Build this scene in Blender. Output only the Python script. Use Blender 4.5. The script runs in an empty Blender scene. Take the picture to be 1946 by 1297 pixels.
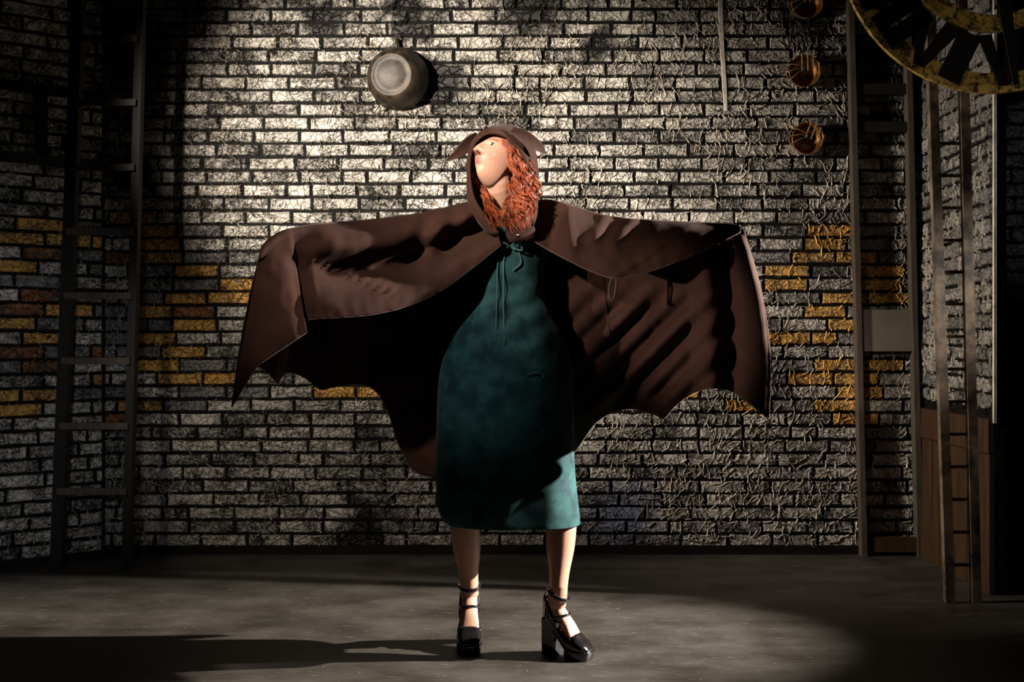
import bpy, bmesh, math, random
import numpy as np
from mathutils import Vector, Matrix, noise as mnoise

random.seed(7)
SC = bpy.context.scene
COL = SC.collection
W, H = 1946, 1297
F = 2162.0            # focal length in pixels
HOR = 655.0           # horizon row
CAMZ = 1.02
YW = 5.53             # back wall
YP = 3.80             # person

# ------------------------------------------------------------------ camera, light, exposure
cam = bpy.data.cameras.new('camera'); co = bpy.data.objects.new('camera', cam); COL.objects.link(co)
co.location = (0, 0, CAMZ); co.rotation_euler = (math.radians(90), 0, 0)
cam.sensor_width = 36; cam.lens = 36 * F / W
cam.shift_y = (HOR - H / 2) / W
cam.clip_start = 0.05
SC.camera = co
SC.view_settings.view_transform = 'Standard'; SC.view_settings.look = 'None'
SC.view_settings.exposure = 0.0; SC.view_settings.gamma = 1.0
SC.view_settings.use_curve_mapping = False
wd = bpy.data.worlds.new('dark_stage'); SC.world = wd; wd.use_nodes = True
wd.node_tree.nodes['Background'].inputs[0].default_value = (1, .85, .7, 1)
wd.node_tree.nodes['Background'].inputs[1].default_value = 0.0015

def spot(name, loc, target, energy, angle, blend=.5, color=(1, .9, .78), radius=.05):
    l = bpy.data.lights.new(name, 'SPOT'); l.energy = energy; l.spot_size = math.radians(angle)
    l.spot_blend = blend; l.color = color; l.shadow_soft_size = radius
    o = bpy.data.objects.new(name, l); COL.objects.link(o); o.location = loc
    d = Vector(target) - Vector(loc)
    o.rotation_euler = d.to_track_quat('-Z', 'Y').to_euler()
    return o

WARM = (1, .88, .74)
spot('key_spot', (3.95, 4.18, 2.42), (-.05, 3.92, .28), 4800, 27, .8, (1, .91, .82), .03)
spot('rim_spot', (3.95, 3.85, 2.45), (.30, 3.68, 1.28), 2600, 23, .8, (1, .90, .84), .04)
spot('added_low_wall_spot', (-1.9, 3.3, 1.9), (-.85, 5.53, .55), 130, 46, 1.0, WARM, .10)  # added unseen spot that lifts the lower left of the wall
spot('wall_spot', (-2.3, 2.5, 2.5), (-.45, 5.53, 1.90), 1700, 39, .75, WARM, .10)
spot('wall_wash', (-2.25, 4.2, 2.1), (1.75, 5.40, 1.10), 820, 54, 1.0, WARM, .12)
spot('side_spot', (-1.65, 1.45, 2.5), (-.15, 3.72, 1.58), 680, 19, 1.0, (1, .86, .74), .05)
spot('added_cape_spot', (-1.35, 1.0, 3.5), (-.66, 3.50, 1.24), 340, 11, 1.0, (1, .84, .74), .05)  # extra spot added to bring up the picture-left wing
spot('added_face_spot', (-1.7, 1.55, 2.95), (-.045, 3.70, 1.61), 370, 7, .9, (1, .86, .74), .035)  # narrow spot added only to brighten the face
spot('added_fold_spot', (-2.2, 2.2, 1.35), (.60, 3.8, 1.10), 370, 12.5, 1.0, (1, .84, .74), .04)  # unseen spot added to pick out the folds of the picture-right wing
spot('added_waist_spot', (-.95, 1.2, 3.6), (-.150, 3.70, 1.00), 190, 8.5, 1.0, (.95, .95, .95), .05)  # spot added for the left part of the dress, no source seen
spot('added_clock_spot', (1.1, 2.2, .3), (1.80, 4.42, 2.16), 50, 11.5, .8, WARM, .04)  # low unseen spot, added to bring up the gold ring
spot('left_flat_spot', (-1.0, 2.0, 1.0), (-2.5, 5.1, .75), 75, 42, 1.0, (.92, .95, 1), .1)
spot('added_wing_spot', (.8, .6, 1.6), (2.40, 5.05, 1.75), 70, 14, 1.0, (.85, .93, 1), .08)  # faint cool spot added so the far right flat shows

# ------------------------------------------------------------------ helpers
def at(u, v, Y):
    return Vector(((u - 973.0) / F * Y, Y, CAMZ - (v - HOR) / F * Y))

def ray(u, v):
    return Vector(((u - 973.0) / F, 1.0, -(v - HOR) / F))

def link(o, parent=None):
    COL.objects.link(o)
    if parent is not None: o.parent = parent
    return o

def empty(name, loc, label=None, cat=None, group=None, rot=(0, 0, 0)):
    o = bpy.data.objects.new(name, None); o.empty_display_size = .05
    COL.objects.link(o); o.location = loc; o.rotation_euler = rot
    if label: o['label'] = label
    if cat: o['category'] = cat
    if group: o['group'] = group
    return o

class MB:
    def __init__(s): s.v = []; s.f = []; s.m = []
    def add(s, vs, fs, mi=0):
        b = len(s.v); s.v += [tuple(x) for x in vs]
        for f in fs: s.f.append(tuple(b + i for i in f)); s.m.append(mi)
        return s
    def box(s, lo, hi, mi=0, M=None):
        x0, y0, z0 = lo; x1, y1, z1 = hi
        vs = [Vector(p) for p in ((x0,y0,z0),(x1,y0,z0),(x1,y1,z0),(x0,y1,z0),(x0,y0,z1),(x1,y0,z1),(x1,y1,z1),(x0,y1,z1))]
        if M is not None: vs = [M @ p for p in vs]
        return s.add(vs, [(0,3,2,1),(4,5,6,7),(0,1,5,4),(1,2,6,5),(2,3,7,6),(3,0,4,7)], mi)
    def tube(s, pts, rad, n=8, cap=True, mi=0, closed=False, squash=None):
        pts = [Vector(p) for p in pts]; k = len(pts)
        if not hasattr(rad, '__len__'): rad = [rad] * k
        vs = []; up = None
        for i, p in enumerate(pts):
            if closed: t = pts[(i + 1) % k] - pts[i - 1]
            else: t = pts[min(i + 1, k - 1)] - pts[max(i - 1, 0)]
            if t.length < 1e-9: t = Vector((0, 0, 1))
            t.normalize()
            if up is None:
                up = t.orthogonal().normalized()
                if squash is not None:
                    up = (Vector(squash[0]) - t * t.dot(Vector(squash[0]))).normalized()
            if squash is not None:
                q = Vector(squash[0]); up = (q - t * t.dot(q)).normalized()
            else:
                up = (up - t * t.dot(up))
                up = up.normalized() if up.length > 1e-6 else t.orthogonal().normalized()
            b = t.cross(up); sq = squash[1] if squash is not None else 1.0
            for j in range(n):
                a = 2 * math.pi * j / n
                vs.append(p + (up * math.cos(a) * sq + b * math.sin(a)) * rad[i])
        fs = []
        for i in range(k if closed else k - 1):
            for j in range(n):
                a, b_ = i * n + j, i * n + (j + 1) % n
                i2 = (i + 1) % k
                fs.append((a, b_, i2 * n + (j + 1) % n, i2 * n + j))
        if cap and not closed:
            fs.append(tuple(reversed(range(n)))); fs.append(tuple(range((k - 1) * n, k * n)))
        return s.add(vs, fs, mi)
    def rings(s, rings, cap=True, mi=0):
        n = len(rings[0]); vs = [p for r in rings for p in r]; fs = []
        for i in range(len(rings) - 1):
            for j in range(n):
                fs.append((i*n+j, i*n+(j+1) % n, (i+1)*n+(j+1) % n, (i+1)*n+j))
        if cap:
            fs.append(tuple(reversed(range(n)))); fs.append(tuple(range((len(rings)-1)*n, len(rings)*n)))
        return s.add(vs, fs, mi)
    def lathe(s, prof, n=32, mi=0):          # profile of (r, h), axis +Z
        vs = []; fs = []
        for r, h in prof:
            for j in range(n):
                a = 2*math.pi*j/n; vs.append((r*math.cos(a), r*math.sin(a), h))
        for i in range(len(prof)-1):
            for j in range(n):
                fs.append((i*n+j, i*n+(j+1) % n, (i+1)*n+(j+1) % n, (i+1)*n+j))
        return s.add(vs, fs, mi)
    def mesh(s, name, mats, smooth=False):
        me = bpy.data.meshes.new(name)
        me.from_pydata([tuple(p) for p in s.v], [], s.f)
        if not isinstance(mats, (list, tuple)): mats = [mats]
        for m in mats: me.materials.append(m)
        if len(mats) > 1: me.polygons.foreach_set('material_index', s.m)
        me.polygons.foreach_set('use_smooth', [smooth] * len(me.polygons))
        bm = bmesh.new(); bm.from_mesh(me); bmesh.ops.recalc_face_normals(bm, faces=bm.faces); bm.to_mesh(me); bm.free()
        me.update(); return me
    def build(s, name, mats, parent=None, smooth=False, label=None):
        o = link(bpy.data.objects.new(name, s.mesh(name, mats, smooth)), parent)
        if label: o['label'] = label
        return o

def crom(P, n):
    """n samples along a Catmull-Rom spline through the rows of P"""
    P = np.asarray(P, float); k = len(P); out = []
    for i in range(n):
        t = i / (n - 1) * (k - 1); j = min(int(t), k - 2); f = t - j
        p0 = P[j-1] if j > 0 else 2*P[0]-P[1]
        p1, p2 = P[j], P[j+1]
        p3 = P[j+2] if j + 2 < k else 2*P[-1]-P[-2]
        out.append(.5*((2*p1)+(-p0+p2)*f+(2*p0-5*p1+4*p2-p3)*f*f+(-p0+3*p1-3*p2+p3)*f**3))
    return np.array(out)

def lerpc(P, n, ts=None):
    P = np.asarray(P, float); k = len(P)
    x = np.linspace(0, 1, k) if ts is None else np.asarray(ts)
    q = np.linspace(0, 1, n)
    return np.stack([np.interp(q, x, P[:, c]) for c in range(P.shape[1])], 1)

def sstep(a, b, x):
    t = min(1, max(0, (x - a) / (b - a))); return t * t * (3 - 2 * t)

# ------------------------------------------------------------------ materials
class NT:
    def __init__(s, name):
        s.m = bpy.data.materials.new(name); s.m.use_nodes = True
        s.t = s.m.node_tree; s.b = s.t.nodes['Principled BSDF']
    def n(s, kind, **kw):
        x = s.t.nodes.new(kind)
        for k, v in kw.items():
            if k.startswith('i_'): x.inputs[k[2:].replace('_', ' ')].default_value = v
            else: setattr(x, k, v)
        return x
    def l(s, a, b): s.t.links.new(a, b)
    def pos(s): return s.n('ShaderNodeNewGeometry').outputs['Position']
    def noise(s, vec, scale, detail=6, rough=.6, dist=0):
        x = s.n('ShaderNodeTexNoise'); x.inputs['Scale'].default_value = scale; x.inputs['Detail'].default_value = detail
        x.inputs['Roughness'].default_value = rough; x.inputs['Distortion'].default_value = dist
        s.l(vec, x.inputs['Vector']); return x
    def ramp(s, fac, stops):
        x = s.n('ShaderNodeValToRGB'); e = x.color_ramp.elements
        while len(e) < len(stops): e.new(.5)
        for q, (p, c) in zip(e, stops):
            q.position = p; q.color = (c, c, c, 1) if not hasattr(c, '__len__') else (*c, 1)
        s.l(fac, x.inputs[0]); return x.outputs[0]
    def mix(s, fac, a, b):
        x = s.n('ShaderNodeMix', data_type='RGBA')
        for sock, val in ((x.inputs[0], fac), (x.inputs[6], a), (x.inputs[7], b)):
            if hasattr(val, 'links') or hasattr(val, 'is_linked'): s.l(val, sock)
            elif hasattr(val, '__len__'): sock.default_value = (*val, 1)
            else: sock.default_value = val
        return x.outputs[2]
    def math(s, op, a, b=0.0):
        x = s.n('ShaderNodeMath', operation=op)
        for i, val in enumerate((a, b)):
            if hasattr(val, 'is_linked'): s.l(val, x.inputs[i])
            else: x.inputs[i].default_value = val
        return x.outputs[0]
    def bump(s, h, strength=.5, dist=.01):
        x = s.n('ShaderNodeBump'); x.inputs['Strength'].default_value = strength; x.inputs['Distance'].default_value = dist
        s.l(h, x.inputs['Height']); s.l(x.outputs[0], s.b.inputs['Normal']); return x
    def done(s, color=None, rough=.5, spec=.5, metal=0, coat=0):
        if color is not None:
            if hasattr(color, 'is_linked'): s.l(color, s.b.inputs['Base Color'])
            else: s.b.inputs['Base Color'].default_value = (*color, 1)
        if hasattr(rough, 'is_linked'): s.l(rough, s.b.inputs['Roughness'])
        else: s.b.inputs['Roughness'].default_value = rough
        s.b.inputs['Specular IOR Level'].default_value = spec
        s.b.inputs['Metallic'].default_value = metal
        s.b.inputs['Coat Weight'].default_value = coat
        return s.m

BLUE_C = tuple(at(1172, 985, YW))
PAINTED_SHADE = [(at(770, 42, YW), .13), (at(1015, 2, YW), .20), (at(1135, 92, YW), .10), (at(245, 70, YW), .24),  # dark patches painted into the brick colour for soft wall shadows
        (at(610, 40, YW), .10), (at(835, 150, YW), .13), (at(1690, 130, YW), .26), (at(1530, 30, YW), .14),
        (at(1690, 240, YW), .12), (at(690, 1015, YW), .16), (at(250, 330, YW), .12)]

def spots(t, pos, lst, wob=.12, scale=5):
    """union of noisy round patches (blue paint and painted-in shade, fixed in place)"""
    nz = t.noise(pos, scale, 5, .65)
    nzv = t.math('MULTIPLY', t.math('SUBTRACT', nz.outputs[0], .5), wob * 4)
    tot = None
    for c, r in lst:
        d = t.n('ShaderNodeVectorMath', operation='DISTANCE'); t.l(pos, d.inputs[0]); d.inputs[1].default_value = tuple(c)
        q = t.math('DIVIDE', t.math('ADD', d.outputs['Value'], nzv), r)
        m = t.n('ShaderNodeMapRange', clamp=True); t.l(q, m.inputs[0])
        m.inputs[1].default_value = 1.35; m.inputs[2].default_value = .55; m.inputs[3].default_value = 0; m.inputs[4].default_value = 1
        tot = m.outputs[0] if tot is None else t.math('MAXIMUM', tot, m.outputs[0])
    return tot

def brick_mat(name, col, dirt=.5, shade=True):
    t = NT(name); p = t.pos()
    fine = t.noise(p, 75, 8, .75)
    big = t.noise(p, 7, 6, .65)
    mid = t.noise(p, 24, 6, .7, .6)
    k = t.math('ADD', t.math('MULTIPLY', fine.outputs[0], .55), t.math('MULTIPLY', mid.outputs[0], .45))
    k = t.math('ADD', k, t.math('MULTIPLY', t.math('SUBTRACT', big.outputs[0], .5), .45))
    lo = .30 + .17 * dirt
    mask = t.ramp(k, [(lo, 0.0), (lo + .05, .35), (lo + .13, 1.0)])
    # crumpled tissue: warped voronoi edges
    wv = t.noise(p, 9, 3, .5)
    vm = t.n('ShaderNodeVectorMath', operation='MULTIPLY_ADD'); t.l(wv.outputs['Color'], vm.inputs[0])
    vm.inputs[1].default_value = (.10, .10, .10); t.l(p, vm.inputs[2])
    vo = t.n('ShaderNodeTexVoronoi', feature='DISTANCE_TO_EDGE'); vo.inputs['Scale'].default_value = 26; t.l(vm.outputs[0], vo.inputs['Vector'])
    crease = t.ramp(vo.outputs['Distance'], [(0, 1.0), (.035, .55), (.12, 0.0)])
    tone = t.ramp(t.noise(p, 3.2, 3, .5).outputs[0], [(.3, .72), (.7, 1.0)])
    c1 = t.mix(mask, (.010, .008, .006), col)
    sq = t.noise(p, 17, 2, .45, 2.2)               # squiggles of black paint left in the wrinkles
    ln = t.ramp(t.math('ABSOLUTE', t.math('SUBTRACT', sq.outputs[0], .5)), [(.012, 1.0), (.034, 0.0)])
    sq2 = t.noise(p, 30, 2, .5, 1.6)
    ln2 = t.ramp(t.math('ABSOLUTE', t.math('SUBTRACT', sq2.outputs[0], .46)), [(.014, 1.0), (.040, 0.0)])
    ln = t.math('MULTIPLY', t.math('MAXIMUM', ln, ln2), t.ramp(t.noise(p, 4.5, 3, .6).outputs[0], [(.36, 0.05), (.52, .95)]))
    c1 = t.mix(ln, c1, (.012, .010, .008))
    mul = t.n('ShaderNodeMix', data_type='RGBA', blend_type='MULTIPLY'); mul.inputs[0].default_value = 1
    t.l(c1, mul.inputs[6]); t.l(tone, mul.inputs[7]); c2 = mul.outputs[2]
    c2 = t.mix(spots(t, p, [(BLUE_C, .17), (tuple(at(1210, 930, YW)), .07)], .05, 9), c2, t.mix(mask, (.02, .02, .03), (.13, .14, .22)))
    if shade: c2 = t.mix(spots(t, p, PAINTED_SHADE, .10, 7), c2, (.007, .006, .005))  # soft shadows mixed into the brick colour
    h = t.math('ADD', t.math('MULTIPLY', crease, .8), t.math('MULTIPLY', fine.outputs[0], .5))
    h = t.math('ADD', h, t.math('MULTIPLY', mid.outputs[0], .8))
    t.bump(h, .9, .009)
    return t.done(c2, t.ramp(mid.outputs[0], [(.35, .28), (.65, .55)]), .55)

M = {}
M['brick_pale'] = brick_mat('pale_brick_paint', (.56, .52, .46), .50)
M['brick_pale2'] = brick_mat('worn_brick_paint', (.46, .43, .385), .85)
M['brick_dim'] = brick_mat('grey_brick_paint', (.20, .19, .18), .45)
M['brick_ochre'] = brick_mat('ochre_brick_paint', (.58, .31, .065), .35, False)
M['brick_rust'] = brick_mat('rust_brick_paint', (.27, .095, .025), .7, False)

def simple(name, col, rough=.5, spec=.5, metal=0, var=.4, scale=20, bump=.2, coat=0, col2=None, stretch=None):
    t = NT(name); p = t.pos()
    if stretch:
        mp = t.n('ShaderNodeMapping'); mp.inputs['Scale'].default_value = stretch; t.l(p, mp.inputs[0]); p = mp.outputs[0]
    nz = t.noise(p, scale, 7, .65)
    c = t.mix(t.ramp(nz.outputs[0], [(.38, 0.0), (.62, 1.0)]), tuple(x * (1 - var) for x in col) if col2 is None else col2, col)
    if bump: t.bump(nz.outputs[0], bump, .004)
    return t.done(c, rough, spec, metal, coat)

M['mortar'] = simple('black_mortar', (.0035, .003, .0026), .75, .12, var=.6, scale=60, bump=.8)
M['wood_dark'] = simple('dark_stained_wood', (.011, .008, .006), .6, .3, var=.5, scale=14, stretch=(6, 6, .6))
M['wood_frame'] = simple('brown_grey_timber', (.075, .058, .044), .6, .3, var=.45, scale=12, stretch=(6, 6, .6))
M['wood_brown'] = simple('red_brown_board', (.045, .021, .009), .55, .3, var=.45, scale=6, stretch=(5, 5, .5))
M['wood_blotch'] = simple('blotchy_painted_wood', (.17, .125, .085), .6, .3, scale=9, col2=(.018, .014, .010))
M['board_grey'] = simple('grey_board', (.135, .112, .088), .6, .3, var=.22, scale=6, bump=.05)
M['white_tape'] = simple('peeling_white_strip', (.66, .60, .52), .6, .3, var=.35, scale=20)
M['black_metal'] = simple('sooty_pan_metal', (.046, .033, .022), .5, .3, .1, scale=20, col2=(.006, .0045, .0035), bump=.25)
M['copper'] = simple('dull_copper', (.48, .21, .055), .38, .5, .75, scale=16, col2=(.12, .045, .012))
M['wire'] = simple('pale_brass_wire', (.60, .46, .28), .35, .5, .6, var=.3)
M['black_paint'] = simple('matt_black_paint', (.006, .005, .005), .75, .15, var=.3)

t = NT('worn_gold_paint'); p = t.pos()
g = t.math('ADD', t.math('MULTIPLY', t.noise(p, 22, 8, .75, .8).outputs[0], .6), t.math('MULTIPLY', t.noise(p, 70, 6, .7).outputs[0], .4))
t.bump(g, .7, .006)
M['gold'] = t.done(t.mix(t.ramp(g, [(.44, 0.0), (.54, 1.0)]), (.030, .018, .006), (.50, .33, .075)), .5, .4, .2)

t = NT('black_stage_floor'); p = t.pos()
mp = t.n('ShaderNodeMapping'); mp.inputs['Scale'].default_value = (1, 1.5, 1); t.l(p, mp.inputs[0])
a = t.noise(mp.outputs[0], 3.0, 7, .62); b = t.noise(mp.outputs[0], 30, 6, .75)
ms = t.n('ShaderNodeMapping'); ms.inputs['Scale'].default_value = (5, 60, 1); ms.inputs['Rotation'].default_value = (0, 0, .12); t.l(p, ms.inputs[0])
sc_ = t.noise(ms.outputs[0], 2.0, 4, .6)
base = t.mix(t.ramp(a.outputs[0], [(.33, 0.0), (.68, 1.0)]), (.020, .0165, .013), (.056, .050, .042))
base = t.mix(t.math('MULTIPLY', t.ramp(sc_.outputs[0], [(.60, 0.0), (.68, 1.0)]), t.ramp(b.outputs[0], [(.47, 0.0), (.58, .9)])), base, (.20, .18, .155))
base = t.mix(t.ramp(t.noise(p, 48, 3, .5).outputs[0], [(.72, 0.0), (.76, .7)]), base, (.26, .235, .20))
t.bump(b.outputs[0], .25, .004)
M['floor'] = t.done(base, t.ramp(a.outputs[0], [(.3, .42), (.7, .62)]), .35)

def fabric(name, col, col2, scale, rough=.85, sheen=.35, wscale=260, bump=.25):
    t = NT(name); p = t.pos()
    n1 = t.noise(p, scale, 5, .6); n2 = t.noise(p, wscale, 2, .5)
    t.bump(n2.outputs[0], bump, .002)
    m = t.done(t.mix(t.ramp(n1.outputs[0], [(.38, 0.0), (.62, 1.0)]), col, col2), rough, .2)
    t.b.inputs['Sheen Weight'].default_value = sheen; t.b.inputs['Sheen Roughness'].default_value = .4
    t.b.inputs['Sheen Tint'].default_value = (1, .85, .72, 1)
    return m
M['cape'] = fabric('dark_brown_wool', (.032, .0125, .0075), (.046, .0185, .011), 9, sheen=.07)
M['lining'] = fabric('black_lining', (.010, .009, .009), (.014, .012, .012), 9, sheen=.05)
M['seam'] = fabric('seam_thread', (.075, .052, .042), (.09, .062, .05), 9)
M['dress'] = fabric('teal_printed_cotton', (.007, .032, .038), (.022, .082, .082), 17, .8, .08)
M['dress_tie'] = fabric('teal_tie', (.04, .11, .10), (.06, .15, .14), 17, .8, .1)
M['patent'] = simple('black_patent_leather', (.010, .009, .010), .12, .6, 0, var=.2, scale=30, bump=0, coat=.8)
M['sole'] = simple('black_sole', (.012, .011, .011), .4, .4, bump=0)
M['insole'] = simple('red_brown_insole', (.16, .035, .02), .5, .3, bump=0)
M['buckle'] = simple('bright_buckle', (.7, .68, .65), .25, .5, 1, var=.1, bump=0)
t = NT('auburn_hair'); p = t.pos()
M['hair'] = t.done(t.mix(t.ramp(t.noise(p, 38, 4, .6).outputs[0], [(.36, 0.0), (.64, 1.0)]), (.115, .018, .005), (.40, .085, .021)), .36, .5)
t = NT('fair_skin')
at_ = t.n('ShaderNodeVertexColor'); at_.layer_name = 'tint'
nz = t.noise(t.pos(), 160, 4, .6); t.bump(nz.outputs[0], .06, .001)
M['skin'] = t.done(at_.outputs[0], .45, .4)
t.b.inputs['Subsurface Weight'].default_value = .12; t.b.inputs['Subsurface Radius'].default_value = (1, .35, .2); t.b.inputs['Subsurface Scale'].default_value = .008
M['eye_white'] = simple('eye_white', (.70, .66, .62), .15, .5, var=.05, bump=0)
M['iris'] = simple('grey_green_iris', (.07, .08, .06), .12, .5, var=.3, scale=400, bump=0)
M['lash'] = simple('dark_lash', (.03, .014, .01), .7, .2, bump=0)

# ------------------------------------------------------------------ walls
class Wall:
    """plane: origin (x, y), unit direction along the wall, outward normal; z is up"""
    def __init__(s, p0, p1):
        s.o = Vector((p0[0], p0[1], 0)); d = Vector((p1[0]-p0[0], p1[1]-p0[1], 0)); s.len = d.length
        s.d = d.normalized(); s.n = Vector((s.d.y, -s.d.x, 0))
    def P(s, a, z, n=0.0): return s.o + s.d * a + s.n * n + Vector((0, 0, z))
    def hit(s, u, v):
        r = ray(u, v); c = Vector((0, 0, CAMZ)); k = (s.o - c).dot(s.n) / r.dot(s.n)
        q = c + r * k - s.o; return q.dot(s.d), q.z
    def mat(s):
        m = Matrix.Identity(4)
        m.col[0] = (*s.d, 0); m.col[1] = (*s.n, 0); m.col[2] = (0, 0, 1, 0); m.col[3] = (*s.o, 1); return m

ROW = 25.57 / F * YW          # course height, m
Z0 = CAMZ - (1040 - HOR) / F * YW
NROW = 45
BL = 85.5 / F * YW            # brick pitch

wb = Wall((-2.60, YW), (2.35, YW))
PL1 = Vector((-1.945, 5.42)); dl = Vector((-.797, -.604))
wl = Wall(PL1 + dl * 1.15, PL1)
wr = Wall((1.985, YW), (1.957, 4.62))
wr2 = Wall((1.975, 5.05), (2.95, 5.05))

floor = MB().box((-4.0, -1.0, -.05), (4.0, 7.0, 0)).build('floor', M['floor'])
floor['kind'] = 'structure'; floor['label'] = 'scuffed black stage floor under the spotlight'

def make_wall(name, w, h, label, thick=.05):
    m = MB().box((0, -thick, 0), (w.len, 0, h)); m.v = [tuple(w.mat() @ Vector(p)) for p in m.v]
    o = m.build(name, M['mortar']); o['kind'] = 'structure'; o['label'] = label; return o
WH = 3.05
W_back = make_wall('wall_back', wb, WH, 'painted brick back wall of the stage set with crumpled texture')
W_left = make_wall('wall_left', wl, WH, 'angled painted brick flat at the far left')
W_right = make_wall('wall_right', wr, WH, 'painted brick return wall behind the narrow blotchy ladder')
W_right2 = make_wall('wall_right_wing', wr2, WH, 'dark painted brick flat beyond the bright vertical edge')

def brick_variant(rnd):
    """unit brick: x 0..1, z 0..1 (y = outwards 0..1), rough outline, sloped edges"""
    j = lambda s: rnd.uniform(-s, s)
    out = [(0+j(.012), 0+j(.05)), (.5+j(.1), 0+j(.06)), (1+j(.012), 0+j(.05)), (1+j(.015), .5+j(.1)),
           (1+j(.012), 1+j(.05)), (.5+j(.1), 1+j(.06)), (0+j(.012), 1+j(.05)), (0+j(.015), .5+j(.1))]
    ins = [(.5+(x-.5)*.955, .5+(z-.5)*.84) for x, z in out]
    m = MB()
    vs = [(x, -.05, z) for x, z in out] + [(x, .85+j(.25), z) for x, z in ins] + [(.5+j(.2), 1.0+j(.3), .5+j(.15))]
    fs = [(i, (i+1) % 8, 8+(i+1) % 8, 8+i) for i in range(8)] + [(8+i, 8+(i+1) % 8, 16) for i in range(8)]
    return m.add(vs, fs)
rb = random.Random(3)
VARS = [brick_variant(rb) for _ in range(7)]
BKEYS = ['brick_pale', 'brick_pale2', 'brick_dim', 'brick_ochre', 'brick_rust']
BMESH = {}
for k in BKEYS:
    for i, v in enumerate(VARS): BMESH[k, i] = v.mesh('brick', M[k])

def layout(w, seed, zmax=WH, zmin=0, base_off=0.0):
    rnd = random.Random(seed); out = []
    for r in range(NROW):
        z = Z0 + r * ROW
        if z < zmin or z + ROW * .5 > zmax: continue
        a = -BL + (.5 * BL if r % 2 else 0) + base_off + rnd.uniform(-.03, .03)
        while a < w.len:
            L = BL * rnd.uniform(.95, 1.05)
            if rnd.random() < .06: L *= .55
            a0, a1 = max(a, .004), min(a + L, w.len - .004)
            if a1 - a0 > .03:
                out.append(dict(a0=a0 + .0065, a1=a1 - .0065, z0=z + .0065 + rnd.uniform(-.0015, .0015), z1=z + ROW - .0065 + rnd.uniform(-.0015, .0015),
                                k='brick_pale' if rnd.random() < .62 else 'brick_pale2', rnd=rnd.random(), dep=rnd.uniform(.006, .012)))
            a += L
    return out

def nearest(lst, a, z):
    return min(lst, key=lambda b: abs((b['a0']+b['a1'])/2 - a) * .6 + abs((b['z0']+b['z1'])/2 - z) * 1.6)

def paint(lst, w, pts, off, key):
    for (x, y) in pts:
        u, v = off[0] + x / 2.994, off[1] + y / 2.994
        a, z = w.hit(u, v); nearest(lst, a, z)['k'] = key

LB = layout(wb, 11); LL = layout(wl, 12); LR = layout(wr, 13, zmin=.70); LR2 = layout(wr2, 14)
# grey-toned bricks in the ochre band
for lst, w, p in ((LB, wb, .45), (LL, wl, .45), (LR, wr, .2)):
    for b in lst:
        z = (b['z0']+b['z1'])/2; x = w.P((b['a0']+b['a1'])/2, 0).x
        if .72 < z < 1.66 and (x < -1.25 or x > 1.15) and b['rnd'] < p: b['k'] = 'brick_dim'
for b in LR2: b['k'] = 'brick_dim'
for b in LR: b['k'] = 'brick_dim' if (b['rnd'] < .35 or b['z0'] > 2.0) else 'brick_pale2'  # top courses darkened by colour for the unlit area behind the clock
paint(LL, wl, [(310,8),(90,120),(190,215),(310,470),(190,555),(310,640),(90,975),(310,975),(180,1070),(390,70),(540,70),(540,890)], (0,430), 'brick_ochre')
paint(LL, wl, [(90,470),(185,725),(290,810),(240,390),(300,140),(540,720)], (0,430), 'brick_rust')
paint(LB, wb, [(690,-33),(910,20),(1020,95),(870,180),(1015,255),(1350,310),(1010,400),(1260,400),(900,480),(1020,555),(900,645),(1080,715),(920,700),
               (900,810),(1060,890),(1240,870),(840,1055),(1880,960),(2130,960)], (0,430), 'brick_ochre')
paint(LB, wb, [(690,180),(1160,480),(690,1060)], (0,430), 'brick_rust')
paint(LB, wb, [(880,5),(890,125),(780,205),(1040,205),(480,285),(1190,280),(550,355),(1070,360),(870,430),(1140,430),(830,510),(600,600),(900,600),
               (780,680),(890,760),(1170,760),(800,845),(970,845),(1120,845),(900,920),(270,1015),(790,1005),(900,1085),(30,960)], (1296,430), 'brick_ochre')
def hidden(u, v):
    return (830 < u < 1095 and 250 < v < 1000) or (480 < u < 1440 and 430 < v < 700) or (560 < u < 1440 and 430 < v < 730) or u < 200 or u > 1750
def place(b, w, parent, M4):
    vi = int(b['rnd'] * 6.999)
    o = bpy.data.objects.new('brick', BMESH[b['k'], vi]); COL.objects.link(o); o.parent = parent
    S = Matrix.Diagonal((b['a1']-b['a0'], b['dep'], b['z1']-b['z0'], 1))
    o.matrix_local = M4 @ Matrix.Translation((b['a0'], 0, b['z0'])) @ S
def place_wall(lst, w, parent, limit):
    M4 = w.mat()
    if limit and len(lst) > limit:
        def key(b):
            p = w.P((b['a0']+b['a1'])/2, (b['z0']+b['z1'])/2); u = 973 + p.x / p.y * F; v = HOR - (p.z - CAMZ) / p.y * F
            return (hidden(u, v) or v < 5 or v > 1290, -(b['a1']-b['a0'] > .19), abs(u - 800) + abs(v - 420) * 1.2)
        ok = sorted(lst, key=key)
    else: ok = lst; limit = len(lst)
    for b in ok[:limit]: place(b, w, parent, M4)
    rest = ok[limit:]
    if rest:
        mb = MB()
        for b in rest:
            V = VARS[int(b['rnd']*6.999)]; S = M4 @ Matrix.Translation((b['a0'], 0, b['z0'])) @ Matrix.Diagonal((b['a1']-b['a0'], b['dep'], b['z1']-b['z0'], 1))
            mb.add([S @ Vector(p) for p in V.v], V.f, BKEYS.index(b['k']))
        o = mb.build('outer_bricks', [M[k] for k in BKEYS], parent); o['kind'] = 'stuff'
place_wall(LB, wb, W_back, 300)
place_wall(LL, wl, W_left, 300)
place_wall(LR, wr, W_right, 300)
place_wall(LR2, wr2, W_right2, 300)

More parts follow.
